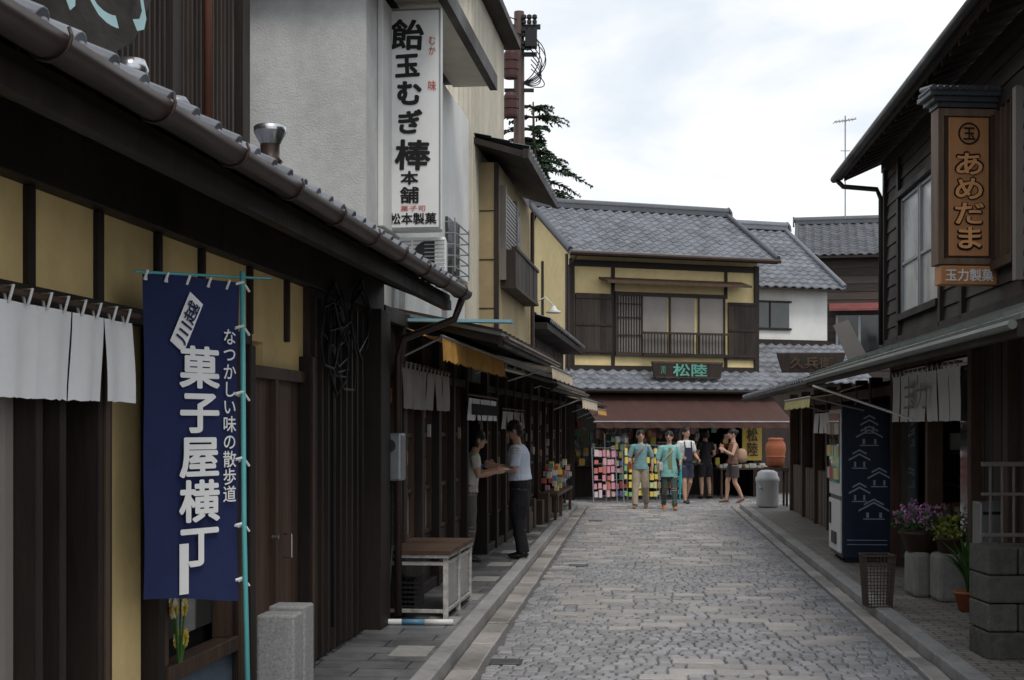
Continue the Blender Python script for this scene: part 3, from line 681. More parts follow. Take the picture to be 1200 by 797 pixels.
for i in range(3): 
    mm.tube([(px+U(-.1,.2),py,8.5-.25*i),(px-2.5,py-4+i*.1,8.3-.3*i),(px-7,py-9,8.6-.3*i)],.010,5)
mm.obj('wires',m_blacktrim,S)

def conifer(name,x,y,h,zb,rad):
    S=empty(name); t=M(); t.tube([(x,y,0),(x+.1,y,h*.5),(x,y,h)],[.22,.13,.02],10); f=M()
    z=zb
    while z<h-.1:
        fr=1-(z-zb)/(h-zb); rr=rad*(.2+.8*fr**.7); nb=7
        for b in range(nb):
            a=U(0,2*math.pi); ln=rr*U(.5,1.15); d=V((math.cos(a),math.sin(a),0)); pr=[]
            for q in range(6):
                u=q/5; pr.append(V((x,y,z))+d*ln*u+V((0,0,.16*ln*u-.34*ln*u*u)))
            t.tube(pr,[.03,.025,.02,.015,.01,.005],5)
            sd=V((-d.y,d.x,0))
            for q in range(int(90*ln)):
                u=U(.15,1.02); i=min(4,int(u*5)); p=pr[i].lerp(pr[i+1],min(1,u*5-i)); w=.24*(1.2-u)*ln**.5
                sgn=1 if R()<.5 else -1; tip=p+sd*sgn*w*U(.4,1.1)+d*w*.6+V((0,0,U(-.10,.03)))
                wd=V((U(-1,1),U(-1,1),U(-1,1)))*.028
                f.quad(p,(p+tip)/2+wd,tip,(p+tip)/2-wd)
        z+=U(.22,.34)
    t.obj('trunk_and_limbs',m_brown,S); f.obj('foliage',m_leaf,S,recalc=False)
conifer('cedar_tree',.55,37.0,10.1,5.2,2.6)

# ================= END BUILDING =================
E=empty('corner_candy_shop'); dx,dy=.94,.34
FE=frame(1.28,31.54,dx,dy); W=4.72
mm=M(); mm.box(FE,0,W,-5,0,2.3,5.46); mm.obj('walls',m_yellow2,E)
mm=M(); 
mm.prism([FE(0,0,5.46),FE(0,-2.0,6.62),FE(0,-4,5.46)],FE(W,0,0)-FE(0,0,0)); mm.obj('gable',m_yellow2,E)
mm=M()
def eb(a0,a1,z0,z1,n=.03): mm.box(FE,a0,a1,.0,n,z0,z1)
eb(-.02,.1,2.9,5.38,.05); eb(W-.1,W+.02,2.9,5.38,.05); eb(.1,W-.1,5.22,5.36,.04); eb(.1,W-.1,2.9,3.02,.04); eb(1.0,1.08,2.9,5.36,.035); eb(3.85,3.92,4.6,5.36,.035); eb(3.85,3.92,2.9,3.3,.035)
for n0 in(-.1,-1.6,-3.2): mm.box(FE,-.03,.0,n0-.1,n0,2.5,5.5)
mm.obj('timber_frame',m_dark,E)
mm=M(); planks(mm,FE,.12,1.0,.03,.07,3.25,4.62,.15); planks(mm,FE,3.93,W-.08,.03,.07,3.2,4.52,.15)
for z in(3.3,3.9,4.5): mm.box(FE,.12,1.0,.07,.09,z,z+.05); mm.box(FE,3.93,W-.08,.07,.09,z-.05,z)
mm.obj('shutter_boxes',m_dark2,E)
mm=M(); 
for a in(1.1,1.75,2.45,3.2): mm.box(FE,a,a+.62,.02,.035,3.32,4.6)
mm.obj('curtained_panes',m_curtain,E)
mm=M()
for a in(1.08,1.72,2.42,3.15,3.81): mm.box(FE,a,a+.035,.035,.07,3.3,4.62)
mm.box(FE,1.08,3.85,.03,.08,4.6,4.68); mm.box(FE,1.08,3.85,.03,.1,3.24,3.31)
for i in range(9): mm.box(FE,1.14+i*.066,1.16+i*.066,.04,.065,3.32,4.6)
for z in (3.7,4.1,4.4): mm.box(FE,1.12,1.72,.05,.07,z,z+.02)
for i in range(26): mm.box(FE,1.75+i*.081,1.77+i*.081,.15,.17,3.3,3.74)
mm.box(FE,1.72,3.9,.14,.18,3.74,3.79); mm.box(FE,1.72,3.9,.08,.18,3.24,3.3)
mm.obj('window_frame_and_rail',m_dark2,E)
mm=M(); mm.hexa([FE(.7,.0,4.95),FE(4.3,.0,4.95),FE(4.3,.5,4.82),FE(.7,.5,4.82),FE(.7,.0,5.0),FE(4.3,.0,5.0),FE(4.3,.5,4.87),FE(.7,.5,4.87)]); mm.obj('window_canopy',m_brown,E)
for nm,n0,z0,n1,z1 in(('front',.55,5.47,-1.95,6.84),('back',-4.45,5.47,-1.95,6.84)):
    mm=M(); A=FE(-.22,n0,z0);B=FE(W+.22,n0,z0);up=FE(-.22,n1,z1)-A; tile_roof(mm,A,B,up,.24,.22); mm.obj('roof_tiles_'+nm,m_tile,E,smooth=True)
    mm=M(); d0=V((0,0,-.09)); mm.hexa([A+d0,B+d0,B+up+d0,A+up+d0,A+d0*.35,B+d0*.35,B+up+d0*.35,A+up+d0*.35]); mm.obj('roof_deck_'+nm,m_dark,E)
mm=M(); ridge(mm,FE(-.25,-1.95,6.80),FE(W+.25,-1.95,6.80),.17,.11); 
for q in(-.22,W+.22): mm.tube([FE(q,.57,5.52),FE(q,-1.9,6.87)],.06,8)
mm.obj('ridge',m_tiled,E)
mm=M(); mm.tube([FE(-.25,.62,5.44),FE(W+.25,.62,5.44)],.05,8); mm.tube([FE(-.05,.55,5.4),FE(-.06,.1,5.2),FE(-.06,.1,2.9)],.03,8); mm.obj('gutter',m_copper,E)
mm=M(); A=FE(-.3,.95,2.48);B=FE(W+.15,.95,2.48);up=FE(-.3,.0,2.93)-A; tile_roof(mm,A,B,up); mm.obj('pent_roof_tiles',m_tile,E,smooth=True)
mm=M(); d0=V((0,0,-.08)); mm.hexa([A+d0,B+d0,B+up+d0,A+up+d0,A+d0*.3,B+d0*.3,B+up+d0*.3,A+up+d0*.3]); mm.tube([A+V((0,0,-.05)),B+V((0,0,-.05))],.05,8); mm.obj('pent_roof_deck',m_dark,E)
mm=M(); k=40; vs=[]
for i in range(k+1):
    a=-.05+(W+.05)*i/k; vs+=[FE(a,.55,2.42),FE(a,1.1,2.06+.012*math.sin(i*2)),FE(a,1.6,1.76),FE(a,1.62+.015*math.sin(i*1.7),1.62+.01*math.sin(i*2.3))]
mm.add(vs,[(i*4+j,i*4+j+1,(i+1)*4+j+1,(i+1)*4+j) for i in range(k) for j in range(3)]); mm.obj('awning',m_awnb,E)
mm=M()
for a in(0,.85,1.7,2.55,3.4,4.25,4.7): mm.tube([FE(a,.5,2.38),FE(a,1.6,1.745)],.014,6)
mm.tube([FE(-.1,1.6,1.755),FE(W+.05,1.6,1.755)],.018,8); mm.obj('awning_frame',m_metal,E)
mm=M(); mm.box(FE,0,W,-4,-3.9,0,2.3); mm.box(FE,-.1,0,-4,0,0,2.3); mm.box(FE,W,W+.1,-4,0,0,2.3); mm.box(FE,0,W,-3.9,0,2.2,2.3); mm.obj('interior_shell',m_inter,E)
mm=M()
for a in(0,1.6,3.3,W-.12): mm.box(FE,a,a+.12,-.15,.02,0,2.2)
mm.obj('posts',m_dark,E)
mm=M()
for i in range(240):
    a=U(.2,4.6);n=U(-3.0,-.2);z=U(.7,1.6); mm.box(FE,a,a+U(.05,.15),n,n+.05,z,z+U(.06,.2))
mm.obj('interior_goods',m_goods,E)
mm=M(); 
for n in(-3.4,-2.4,-1.4): mm.box(FE,.2,4.6,n-.25,n+.2,.62,.68); mm.box(FE,.2,4.6,n-.2,n+.1,.02,.62)
mm.obj('counters',m_dark2,E)
S=empty('wooden_name_board'); mm=M(); mm.prism([FE(a,.62,z) for a,z in((1.75,2.72),(3.40,2.72),(3.47,3.10),(1.68,3.10))],FE(0,.06,0)-FE(0,0,0)); mm.obj('board',m_dark2,S,bevel=.02)
mm=M(); mm.box(FE,1.72,3.43,.68,.69,3.05,3.09); mm.box(FE,1.78,3.38,.68,.69,2.73,2.76); mm.obj('trim',m_brown,S)
text(S,'letters','松陸',m_green,FE(2.62,.69,2.91),(dx,dy),.85,.28,.02,.012)
text(S,'small','川',m_green,FE(1.95,.69,2.91),(dx,dy),.10,.18,.01,.012)
def rack(name,F,a,n,w_,h,mat):
    S=empty(name); mm=M(); 
    for aa in(a,a+w_): mm.tube([F(aa,n,.02),F(aa,n-.1,h)],.012,6)
    k=int(h/.16)
    for i in range(1,k+1): mm.tube([F(a,n,h*i/k),F(a+w_,n,h*i/k)],.008,5)
    mm.obj('stand',m_metal,S)
    mm=M()
    for i in range(1,k):
        for j in range(int(w_/.1)):
            aa=a+j*.1+U(-.01,.01); z=h*i/k; 
            if R()<.9: mm.box(F,aa+.005,aa+U(.06,.09),n+.0,n+U(.02,.05),z+U(-.04,.0),z+U(.07,.13))
    mm.obj('packets',mat,S)
rack('toy_rack',FE,.0,1.35,.55,1.2,m_pink); rack('toy_rack',FE,.66,1.45,.85,1.25,m_yel); rack('postcard_rack',FE,.45,1.0,.5,1.5,m_goods); rack('toy_rack',FE,1.75,.8,.7,1.3,m_goods)
S=empty('display_table'); mm=M(); mm.box(FE,3.3,4.6,.3,.85,.68,.72)
for a in(3.33,4.53): mm.box(FE,a,a+.04,.78,.82,.02,.68); mm.box(FE,a,a+.04,.33,.37,.02,.68)
mm.obj('table',m_brown,S); mm=M()
for i in range(40): a=U(3.35,4.5);n=U(.33,.75); mm.box(FE,a,a+.09,n,n+.08,.72,.72+U(.03,.1))
mm.obj('packages',mkramp('white_packets',[(.7,.7,.68),(.6,.56,.5),(.7,.6,.42)]),S)
S=empty('vertical_poster'); mm=M(); mm.box(FE,4.0,4.5,.56,.59,.88,1.72); mm.obj('board',m_postery,S); text(S,'letters','松\n陸',m_brown,FE(4.25,.6,1.3),(dx,dy),.28,.65,.02,.004)
S=empty('waste_bin'); c=(4.92,27.4,.09)
mm=M(); mm.lathe(c,[(0,.02),(.19,.02),(.21,.06),(.215,.50),(.23,.51),(.23,.57),(.2,.61),(.19,.68),(.12,.72),(0,.73)],24); mm.obj('body',m_plastic,S,smooth=True)
mm=M(); mm.tube([(4.74,27.25,.55),(4.74,27.15,.47),(4.80,27.18,.45)],.012,6); mm.obj('handle',m_metal,S)
S=empty('terracotta_jar'); c=V((5.17,27.9,.86))
mm=M(); mm.lathe(c,[(.12,0),(.17,.03),(.18,.2),(.20,.35),(.19,.45),(.14,.52),(.16,.55),(.12,.57),(.0,.57)],24); mm.lathe(c,[(.183,.18),(.195,.2),(.183,.22)],24); mm.obj('jar',m_terra,S,smooth=True)
mm=M(); mm.box(FW,4.97,5.4,27.7,28.1,.78,.855)
for a,b in((4.99,27.72),(5.34,27.72),(4.99,28.04),(5.34,28.04)): mm.box(FW,a,a+.04,b,b+.04,.09,.78)
mm.obj('stand',m_dark2,S)

# ================= BACK HOUSES =================
def house(name,F,W,D,z0,ze,zr,mwall,mroof,oh=.45):
    S=empty(name); mm=M(); mm.box(F,0,W,-D,0,z0,ze); mm.prism([F(0,0,ze),F(0,-D/2,zr-.2),F(0,-D,ze)],F(W,0,0)-F(0,0,0)); mm.obj('walls',mwall,S)
    for nm,n0 in(('front',oh),('back',-D-oh)):
        A=F(-.25,n0,ze-.02);B=F(W+.25,n0,ze-.02);up=F(-.25,-D/2,zr)-A
        mm=M(); tile_roof(mm,A,B,up,.26,.24); mm.obj('roof_tiles_'+nm,mroof,S,smooth=True)
        mm=M(); d0=V((0,0,-.1)); mm.hexa([A+d0,B+d0,B+up+d0,A+up+d0,A+d0*.35,B+d0*.35,B+up+d0*.35,A+up+d0*.35]); mm.obj('roof_deck_'+nm,m_dark,S)
    mm=M(); ridge(mm,F(-.3,-D/2,zr-.03),F(W+.3,-D/2,zr-.03),.18,.12)
    for q in(-.25,W+.25): mm.tube([F(q,oh,ze+.03),F(q,-D/2,zr+.04)],.065,8)
    mm.obj('ridge',mroof,S)
    return S
FH2=frame(8.35-.94*7.2,37.3-.34*7.2,dx,dy)
S=house('white_wall_house',FH2,7.1,5.2,0,5.25,7.15,m_white2,m_tile)
mm=M(); mm.box(FH2,4.8,5.95,.0,.02,4.2,4.85); mm.obj('window_glass',m_glass,S)
mm=M(); mm.box(FH2,4.75,6.0,.02,.06,4.14,4.2); mm.box(FH2,4.75,6.0,.02,.06,4.85,4.9); mm.box(FH2,5.36,5.4,.02,.04,4.2,4.85); mm.box(FH2,4.5,7.1,.0,.05,3.75,3.9); mm.obj('window_frame',m_dark,S)
mm=M(); A=FH2(3.5,1.6,2.75);B=FH2(7.5,1.6,2.75);tile_roof(mm,A,B,FH2(3.5,0,3.8)-A); mm.obj('lower_roof_tiles',m_tile,S,smooth=True)
mm=M(); mm.box(FH2,3.6,7.4,.1,1.4,0,2.75); mm.obj('lower_walls',m_dark2,S)
FH3=frame(8.75,42.5,.96,-.20)
S=house('dark_timber_house',FH3,6.5,5.0,0,6.75,8.05,m_darkh,m_tiled,.4)
mm=M(); planks(mm,FH3,0,6.5,.0,.03,0,6.6,.24,horiz=True); mm.obj('clapboards',m_darkh,S)
mm=M(); mm.hexa([FH3(.7,.03,5.25),FH3(2.6,.03,5.25),FH3(2.6,.6,5.05),FH3(.7,.6,5.05),FH3(.7,.03,5.32),FH3(2.6,.03,5.32),FH3(2.6,.6,5.12),FH3(.7,.6,5.12)]); mm.obj('canopy',mk('faded_red_sheet',(.22,.075,.07),.5,.15),S)
mm=M(); mm.box(FH3,.9,2.3,.03,.06,3.9,4.95); mm.obj('window',m_glass,S)
mm=M(); 
for a in(.9,1.55,2.25): mm.box(FH3,a,a+.07,.06,.09,3.9,4.95)
mm.obj('window_frame',m_metal,S)
S=empty('tv_antenna'); mm=M(); mm.tube([(10.45,44.6,7.6),(10.45,44.6,11.4)],.022,6); mm.tube([(10.1,44.6,11.2),(10.8,44.6,11.3)],.016,5)
for i in range(7): x=10.12+i*.1; mm.tube([(x,44.35,11.2+i*.015),(x,44.85,11.2+i*.015)],.010,5)
mm.tube([(10.3,44.6,10.3),(10.6,44.6,10.3)],.014,5)
mm.obj('mast',m_metal,S)

# ================= RIGHT BUILDING =================
RB=empty('timber_candy_store')
mm=M(); mm.box(FR,5,16.5,-6,-.03,2.62,4.72); mm.obj('upper_body',m_inter,RB)
mm=M(); 
planks(mm,FR,5,13.45,-.03,.0,2.62,4.66,.16,horiz=True); planks(mm,FR,15.55,16.5,-.03,.0,2.62,4.66,.16,horiz=True); planks(mm,FR,13.45,15.55,-.03,.0,2.62,2.82,.16,horiz=True); planks(mm,FR,13.45,15.55,-.03,.0,4.2,4.66,.16,horiz=True)
mm.obj('clapboards',m_darkh,RB)
mm=M()
for s in(16.42,15.55,13.4,12.5,10.0): mm.box(FR,s,s+.1,.0,.05,2.6,4.68)
mm.box(FR,5,16.55,-.02,.06,4.6,4.72); mm.box(FR,5,16.52,.0,.05,2.52,2.64)
mm.box(FR,13.5,15.55,-.02,.07,4.14,4.2); mm.box(FR,13.5,15.55,-.02,.07,2.80,2.87)
mm.obj('posts',m_dark,RB)
mm=M(); mm.box(FR,10.62,10.72,.0,.07,2.75,4.2); mm.obj('corner_trim',m_greyshut,RB)
mm=M(); 
for a,b in((13.52,14.5),(14.54,15.52)): mm.box(FR,a,b,-.03,-.01,2.88,4.13)
mm.obj('window_panes',m_glassl,RB)
mm=M(); 
for a in(13.5,14.48,14.56,15.5): mm.box(FR,a,a+.04,-.01,.02,2.87,4.14)
for z in(2.87,3.4,4.1): mm.box(FR,13.54,15.5,-.01,.015,z,z+.03)
mm.obj('sashes',m_metal,RB)
mm=M(); mm.box(FR,10.8,12.3,-.0,.02,3.0,4.1); mm.obj('window_panes_near',m_glassl,RB)
mm=M()
for i in range(11): mm.box(FR,10.8+i*.15,10.83+i*.15,.02,.06,2.97,4.15)
mm.box(FR,10.75,12.35,.02,.07,2.9,2.97); mm.obj('window_lattice',m_brown,RB)
A=FR(5,.46,4.70);B=FR(17.0,.46,4.70);up=FR(5,-3.2,6.4)-A; d0=V((0,0,-.12))
mm=M(); mm.hexa([A+d0*.5,B+d0*.5,B+up+d0*.5,A+up+d0*.5,A+d0*.1,B+d0*.1,B+up+d0*.1,A+up+d0*.1])
k=40
for i in range(k): 
    s=5.1+i*.3; mm.hexa([FR(s,.44,4.56),FR(s+.05,.44,4.56),FR(s+.05,-.1,4.80),FR(s,-.1,4.80),FR(s,.44,4.64),FR(s+.05,.44,4.64),FR(s+.05,-.1,4.88),FR(s,-.1,4.88)])
mm.box(FR,5,17.0,.44,.48,4.60,4.70); mm.obj('roof_deck',m_dark2,RB)
mm=M(); tile_roof(mm,A,B,up); mm.obj('roof_tiles',m_tiled,RB,smooth=True)
mm=M(); mm.tube([FR(5,.53,4.66),FR(17.05,.53,4.62)],.045,10); mm.tube([FR(16.9,.53,4.6),FR(16.85,.45,4.5),FR(16.6,.1,4.42),FR(16.55,.06,4.3),FR(16.55,.06,2.6)],.03,8); mm.obj('gutter',m_blacktrim,RB,smooth=True)
mm=M(); mm.box(FR,5,12.6,-1.2,-.6,5.3,6.9); mm.obj('upper_tier',m_dark2,RB)
canopy('street_canopy',FR,7.3,16.3,.9,2.60,2.24,m_sheet,m_sheet,par=RB)
mm=M(); A=FR(16.4,.9,2.2);B=FR(26.5,.9,2.2); tile_roof(mm,A,B,FR(16.4,-1.6,2.95)-A); mm.obj('low_roof_tiles',m_tile,RB,smooth=True)
mm=M(); d0=V((0,0,-.1)); up=FR(16.4,-1.6,2.95)-A; mm.hexa([A+d0,B+d0,B+up+d0,A+up+d0,A+d0*.3,B+d0*.3,B+up+d0*.3,A+up+d0*.3]); mm.tube([A+V((0,0,-.05)),B+V((0,0,-.05))],.04,8); mm.obj('low_roof_deck',m_dark,RB)
mm=M(); mm.box(FR,5,12.1,-6,-.1,0,2.62); mm.box(FR,15.9,26.5,-6,-.1,0,2.2); mm.box(FR,12.1,15.9,-6,-2.4,0,2.62); mm.box(FR,12.1,15.9,-2.4,-.1,2.45,2.62); mm.obj('lower_body',m_inter,RB)
mm=M(); planks(mm,FR,5,12.1,-.1,-.02,.1,2.52,.14); mm.obj('plank_wall',m_dark2,RB)
mm=M()
for s in(10.9,12.1,13.9,15.85,17.3,18.4,19.8,21.3,22.8,24.5,26.4): mm.box(FR,s,s+.13,-.09,.06,.09,2.25 if s>16 else 2.52)
mm.box(FR,12.1,15.9,-.09,.05,2.28,2.4); mm.box(FR,15.9,26.5,-.09,.05,2.0,2.12)
mm.obj('lower_posts',m_brown,RB,bevel=.008)
mm=M(); planks(mm,FR,17.45,19.8,-.09,.0,.1,1.05,.12); planks(mm,FR,21.45,26.4,-.09,.0,.1,.95,.13);planks(mm,FR,19.95,21.3,-.09,.0,.1,1.98,.12); mm.obj('weathered_boards',m_grey,RB)
mm=M(); 
for a in(17.5,18.6,21.5,23.0): mm.box(FR,a,a+.9,-.08,-.05,1.1,1.98)
mm.obj('lower_panes',m_glassm,RB)
mm=M()
for i in range(180): s=U(12.3,15.7); n=U(-1.6,-.5); z=random.choice((.7,1.05,1.4)); mm.box(FR,s,s+U(.06,.2),n,n+.1,z,z+U(.06,.2))
mm.obj('shop_goods',m_goodsw,RB)
mm=M()
for z in(.66,1.01,1.36): mm.box(FR,12.3,15.8,-1.7,-.45,z,z+.03)
mm.obj('shop_shelves',m_dark2,RB)
mm=M(); mm.box(FR,15.0,15.8,-.06,-.03,.2,2.2); mm.box(FR,12.25,12.9,-.06,-.03,.2,2.2); mm.obj('door_glass',m_glassm,RB)
ns=noren('noren_curtain',FR,12.35,15.6,.1,1.70,2.18,7,m_white_cloth)
text(ns,'mark','玉力',m_grey_cloth,FR(14.1,.13,1.95),(-.088,-1),1.2,.26,.01,.012)
awning('yellow_awning',FR,15.9,18.6,.35,.95,2.12,1.98,.12,m_awny)
noren('noren_curtain',FR,18.8,22,.15,1.55,1.85,6,m_white_cloth,hooks=False)
S=empty('awning_crank_pole'); mm=M(); mm.tube([FR(15.6,.95,2.1),FR(13.4,.3,1.72)],.012,8); mm.obj('pole',m_wmetal,S)
S=empty('projecting_wood_sign'); FSR=lambda a,n,z: V((3.43+a,11.4-n+.088*a,z))
mm=M(); mm.box(FSR,0,.47,-.16,0,2.98,4.17); mm.obj('case',m_brown,S,bevel=.01)
mm=M(); mm.box(FSR,-.02,.03,-.18,.02,2.95,4.2); mm.box(FSR,.44,.49,-.18,.02,2.95,4.2); mm.box(FSR,.031,.439,-.17,.018,4.14,4.2);mm.box(FSR,.031,.439,-.17,.018,2.95,3.0); mm.obj('frame',mk('sign_frame_wood',(.18,.12,.085),.6,.3,12,.3,30,.2,WOOD),S,bevel=.004)
mm=M(); mm.box(FSR,.07,.40,.0,.012,3.02,4.13); mm.obj('panel',m_signwood,S,bevel=.004)
mm=M(); mm.box(FSR,.0,.47,-.14,.02,2.79,2.94); mm.obj('lower_panel',m_signwood,S,bevel=.006)
text(S,'lower_letters','玉力製菓',m_wtxt,FSR(.235,.022,2.865),(1,.088),.40,.10,.02,.004)
text(S,'shadow_letters','あ\nめ\nだ\nま',m_black,FSR(.237,.014,3.46),(1,.088),.27,.80,.06,.003)
text(S,'main_letters','あ\nめ\nだ\nま',m_orange,FSR(.235,.022,3.46),(1,.088),.24,.765,.022,.004)
mm=M(); n_=28
for k_ in range(n_):
    a0=2*math.pi*k_/n_;a1=2*math.pi*(k_+1)/n_
    mm.quad(*[FSR(.235+r_*math.cos(a),.016,4.0+r_*math.sin(a)) for r_,a in((.075,a0),(.09,a0),(.09,a1),(.075,a1))])
mm.obj('ring',m_black,S); text(S,'ring_letter','玉',m_black,FSR(.235,.016,4.0),(1,.088),.1,.1,.02,.003)
mm=M()
for i,(ov,z) in enumerate(((.03,4.21),(.07,4.25),(.11,4.29))): mm.box(FSR,-ov,.47+ov,-.16-ov,ov,z,z+.035)
for i in range(13): a=-.09+i*.053; mm.tube([FSR(a,.14,4.34),FSR(a,-.2,4.39)],.022,8)
mm.box(FSR,-.12,.59,-.2,.13,4.325,4.345); mm.obj('roof',m_tiled,S)
mm=M(); mm.tube([FSR(.45,-.08,3.2),FSR(.75,-.08,3.2)],.02,6); mm.tube([FSR(.45,-.08,4.0),FSR(.75,-.08,4.0)],.02,6); mm.obj('brackets',m_dark,S)
S=empty('leaning_panel'); mm=M(); mm.hexa([FR(17.2,.3,2.35),FR(17.3,.05,2.4),FR(17.32,.05,2.42),FR(17.22,.3,2.37),FR(17.5,.48,2.9),FR(17.6,.28,2.98),FR(17.62,.28,2.98),FR(17.52,.48,2.9)]); mm.obj('panel',m_greyshut,S)
S=empty('wooden_name_board'); mm=M(); mm.prism([(4.75,25,2.60),(5.75,24.9,2.60),(5.85,24.9,2.95),(4.65,25,2.95)],(0,.06,0)); mm.obj('board',m_dark2,S,bevel=.015)
text(S,'letters','久兵衛',m_brown,(5.25,24.93,2.77),(1,-.1),.75,.2,.02,.01)
S=empty('vending_machine'); FV=lambda a,n,z: FR(16.2+a,n,z)
mm=M(); mm.box(FV,0,1.0,-.1,.55,.14,1.9); mm.obj('cabinet',m_navyp,S,bevel=.015)
mm=M(); mm.box(FV,.04,.96,.551,.57,.85,1.85); mm.box(FV,.04,.96,.551,.575,.2,.80); mm.obj('front_panel',m_wmetal,S,bevel=.006)
mm=M(); mm.box(FV,.08,.92,.571,.578,1.0,1.8); mm.obj('display_window',m_glassm,S)
mm=M()
for r_ in range(3):
    for q in range(9): c=FV(.14+q*.09,.585,1.04+r_*.26); mm.cyl(c,c+V((0,0,.13)),.03,None,10)
mm.obj('drinks',m_goods,S)
mm=M(); mm.box(FV,.3,.7,.576,.585,.28,.42); mm.box(FV,.75,.9,.576,.586,.5,.75); 
for a in(.03,.93): mm.box(FV,a,a+.06,-.05,.5,.09,.14)
mm.obj('slots',m_blacktrim,S)
mm=M()
def roofsym(c0,z,w_):
    P=lambda a,h:FV(-.004,c0-a,z+h)
    for k_,(ww,hh) in enumerate(((w_,0),(w_*.65,.07))):
        mm.quad(P(-ww,hh),P(-ww,hh+.02),P(0,hh+ww*.55+.02),P(0,hh+ww*.55)); mm.quad(P(ww,hh),P(ww,hh+.02),P(0,hh+ww*.55+.02),P(0,hh+ww*.55))
    for aa in(-.5,.35): mm.quad(P(w_*aa,-.07),P(w_*(aa+.18),-.07),P(w_*(aa+.18),-.01),P(w_*aa,-.01))
    mm.quad(P(-w_*.7,-.09),P(w_*.7,-.09),P(w_*.7,-.078),P(-w_*.7,-.078))
for c0,z,w_ in((.25,1.52,.15),(.25,1.66,.10),(.36,1.26,.12),(.14,1.05,.13),(.36,.88,.12),(.2,.68,.17)): roofsym(c0,z,w_)
for z in(.30,.35): mm.quad(FV(-.004,.05,z),FV(-.004,.5,z),FV(-.004,.5,z+.008),FV(-.004,.05,z+.008))
mm.obj('side_illustration',mk('pale_print',(.32,.39,.46),.5,.05,5,0),S)
S=empty('wire_basket'); c=V((3.16,12.3,.1)); mm=M()
def ringsq(z,r_): return [c+V((r_*math.cos(math.pi/4+i*math.pi/2)*1.2,r_*math.sin(math.pi/4+i*math.pi/2)*1.2,z)) for i in range(4)]
for i in range(9):
    z=i*.055; p=ringsq(z,.12+.03*z/.44); mm.tube(p+[p[0]],.004 if i not in(0,8) else .009,5)
a=ringsq(0,.12);b=ringsq(.45,.15)
for i in range(4):
    for q in range(8): mm.tube([a[i].lerp(a[(i+1)%4],q/8),b[i].lerp(b[(i+1)%4],q/8)],.0035,5)
mm.obj('wires',mk('rusty_wire',(.09,.065,.055),.7,.2),S)
S=empty('stone_planter'); mm=M(); mm.box(FW,3.66,3.82,12.95,13.3,.09,.5); mm.box(FW,3.78,4.12,12.6,12.9,.09,.52); mm.obj('stones',m_concrete,S,bevel=.04)
def plant(name,c,r_,h,matpot,matleaf,nl,flower=None,spiky=False,pot=True):
    S=empty(name); c=V(c)
    if pot: mm=M(); mm.lathe(c,[(0,0),(r_*.65,0),(r_*.95,h),(r_*1.02,h),(r_*1.02,h+.025),(r_*.88,h+.02),(0,h-.02)],20); mm.obj('pot',matpot,S,smooth=True)
    mm=M(); t=c+V((0,0,h)); f=M()
    for i in range(nl):
        a=U(0,6.283); 
        if spiky:
            ln=U(.35,.6); o=V((math.cos(a),math.sin(a),0)); s_=V((-o.y,o.x,0))*.014; sp=U(.1,.6); pts=[t+o*ln*sp*u*u+V((0,0,ln*(u-.25*sp*u*u*2))) for u in(0,.35,.7,1)]
            mm.quad(pts[0]-s_,pts[0]+s_,pts[1]+s_*1.3,pts[1]-s_*1.3); mm.quad(pts[1]-s_*1.3,pts[1]+s_*1.3,pts[2]+s_,pts[2]-s_); mm.quad(pts[2]-s_,pts[2]+s_,pts[3])
        else:
            q=V((math.cos(a)*U(.1,1.25)*r_,math.sin(a)*U(.1,1.25)*r_,U(0,.2))); p=t+q; d1=V((U(-1,1),U(-1,1),U(-.3,1))).normalized()*.045; d2=V((U(-1,1),U(-1,1),U(-1,1))).normalized()*.018; mm.quad(p,p+d1*.5+d2,p+d1,p+d1*.5-d2)
            if flower and R()<.45:
                p=p+V((0,0,U(.02,.12)))
                for k_ in range(4): e1=V((U(-1,1),U(-1,1),U(-1,1))).normalized()*.022; e2=V((U(-1,1),U(-1,1),U(-1,1))).normalized()*.022; f.quad(p,p+e1,p+e1+e2,p+e2)
    mm.obj('leaves',matleaf,S,recalc=False)
    if flower: f.obj('flowers',flower,S,recalc=False)
plant('flower_pot',(3.78,13.15,.5),.2,.16,m_brown,m_leaf2,300,m_flow)
plant('flower_pot',(3.92,12.72,.52),.14,.12,m_brown,m_leafy,260)
plant('spider_plant',(3.85,12.0,.1),.12,.14,m_terra,m_leaf2,90,spiky=True)
m_pinkf=mkramp('orange_petals',[(.6,.2,.05),(.7,.3,.1),(.5,.1,.05)])
plant('flower_pot',(4.25,13.0,.1),.15,.6,m_brown,m_leaf2,160,m_pinkf)
S=empty('concrete_block_pillar'); mm=M()
for i in range(4):
    z=.09+i*.19; 
    if i%2: mm.box(FW,3.18,3.38,9.5,9.9,z,z+.182); mm.box(FW,3.39,3.78,9.5,9.9,z,z+.182)
    else: mm.box(FW,3.18,3.57,9.5,9.9,z,z+.182); mm.box(FW,3.58,3.78,9.5,9.9,z,z+.182)
mm.obj('blocks',m_darkstone,S,bevel=.012)
S=empty('metal_gate'); mm=M()
for i in range(7): x=3.25+i*.08; mm.box(FW,x,x+.016,9.68,9.695,.86,1.38)
mm.box(FW,3.2,3.8,9.67,9.71,1.38,1.41); mm.box(FW,3.2,3.8,9.67,9.71,.90,.925); mm.box(FW,3.2,3.8,9.67,9.71,1.18,1.20); mm.obj('bars',mk('painted_bar',(.17,.15,.14),.5,.2),S,bevel=.003)
S=empty('wall_mailbox'); mm=M(); mm.box(FW,3.72,3.92,11.3,11.5,.7,1.05); mm.obj('box',m_metal,S,bevel=.01); mm=M(); mm.box(FW,3.74,3.90,11.292,11.3,.95,.975); mm.box(FW,3.8,3.84,11.38,11.42,.09,.7); mm.obj('slot_and_post',m_blacktrim,S)

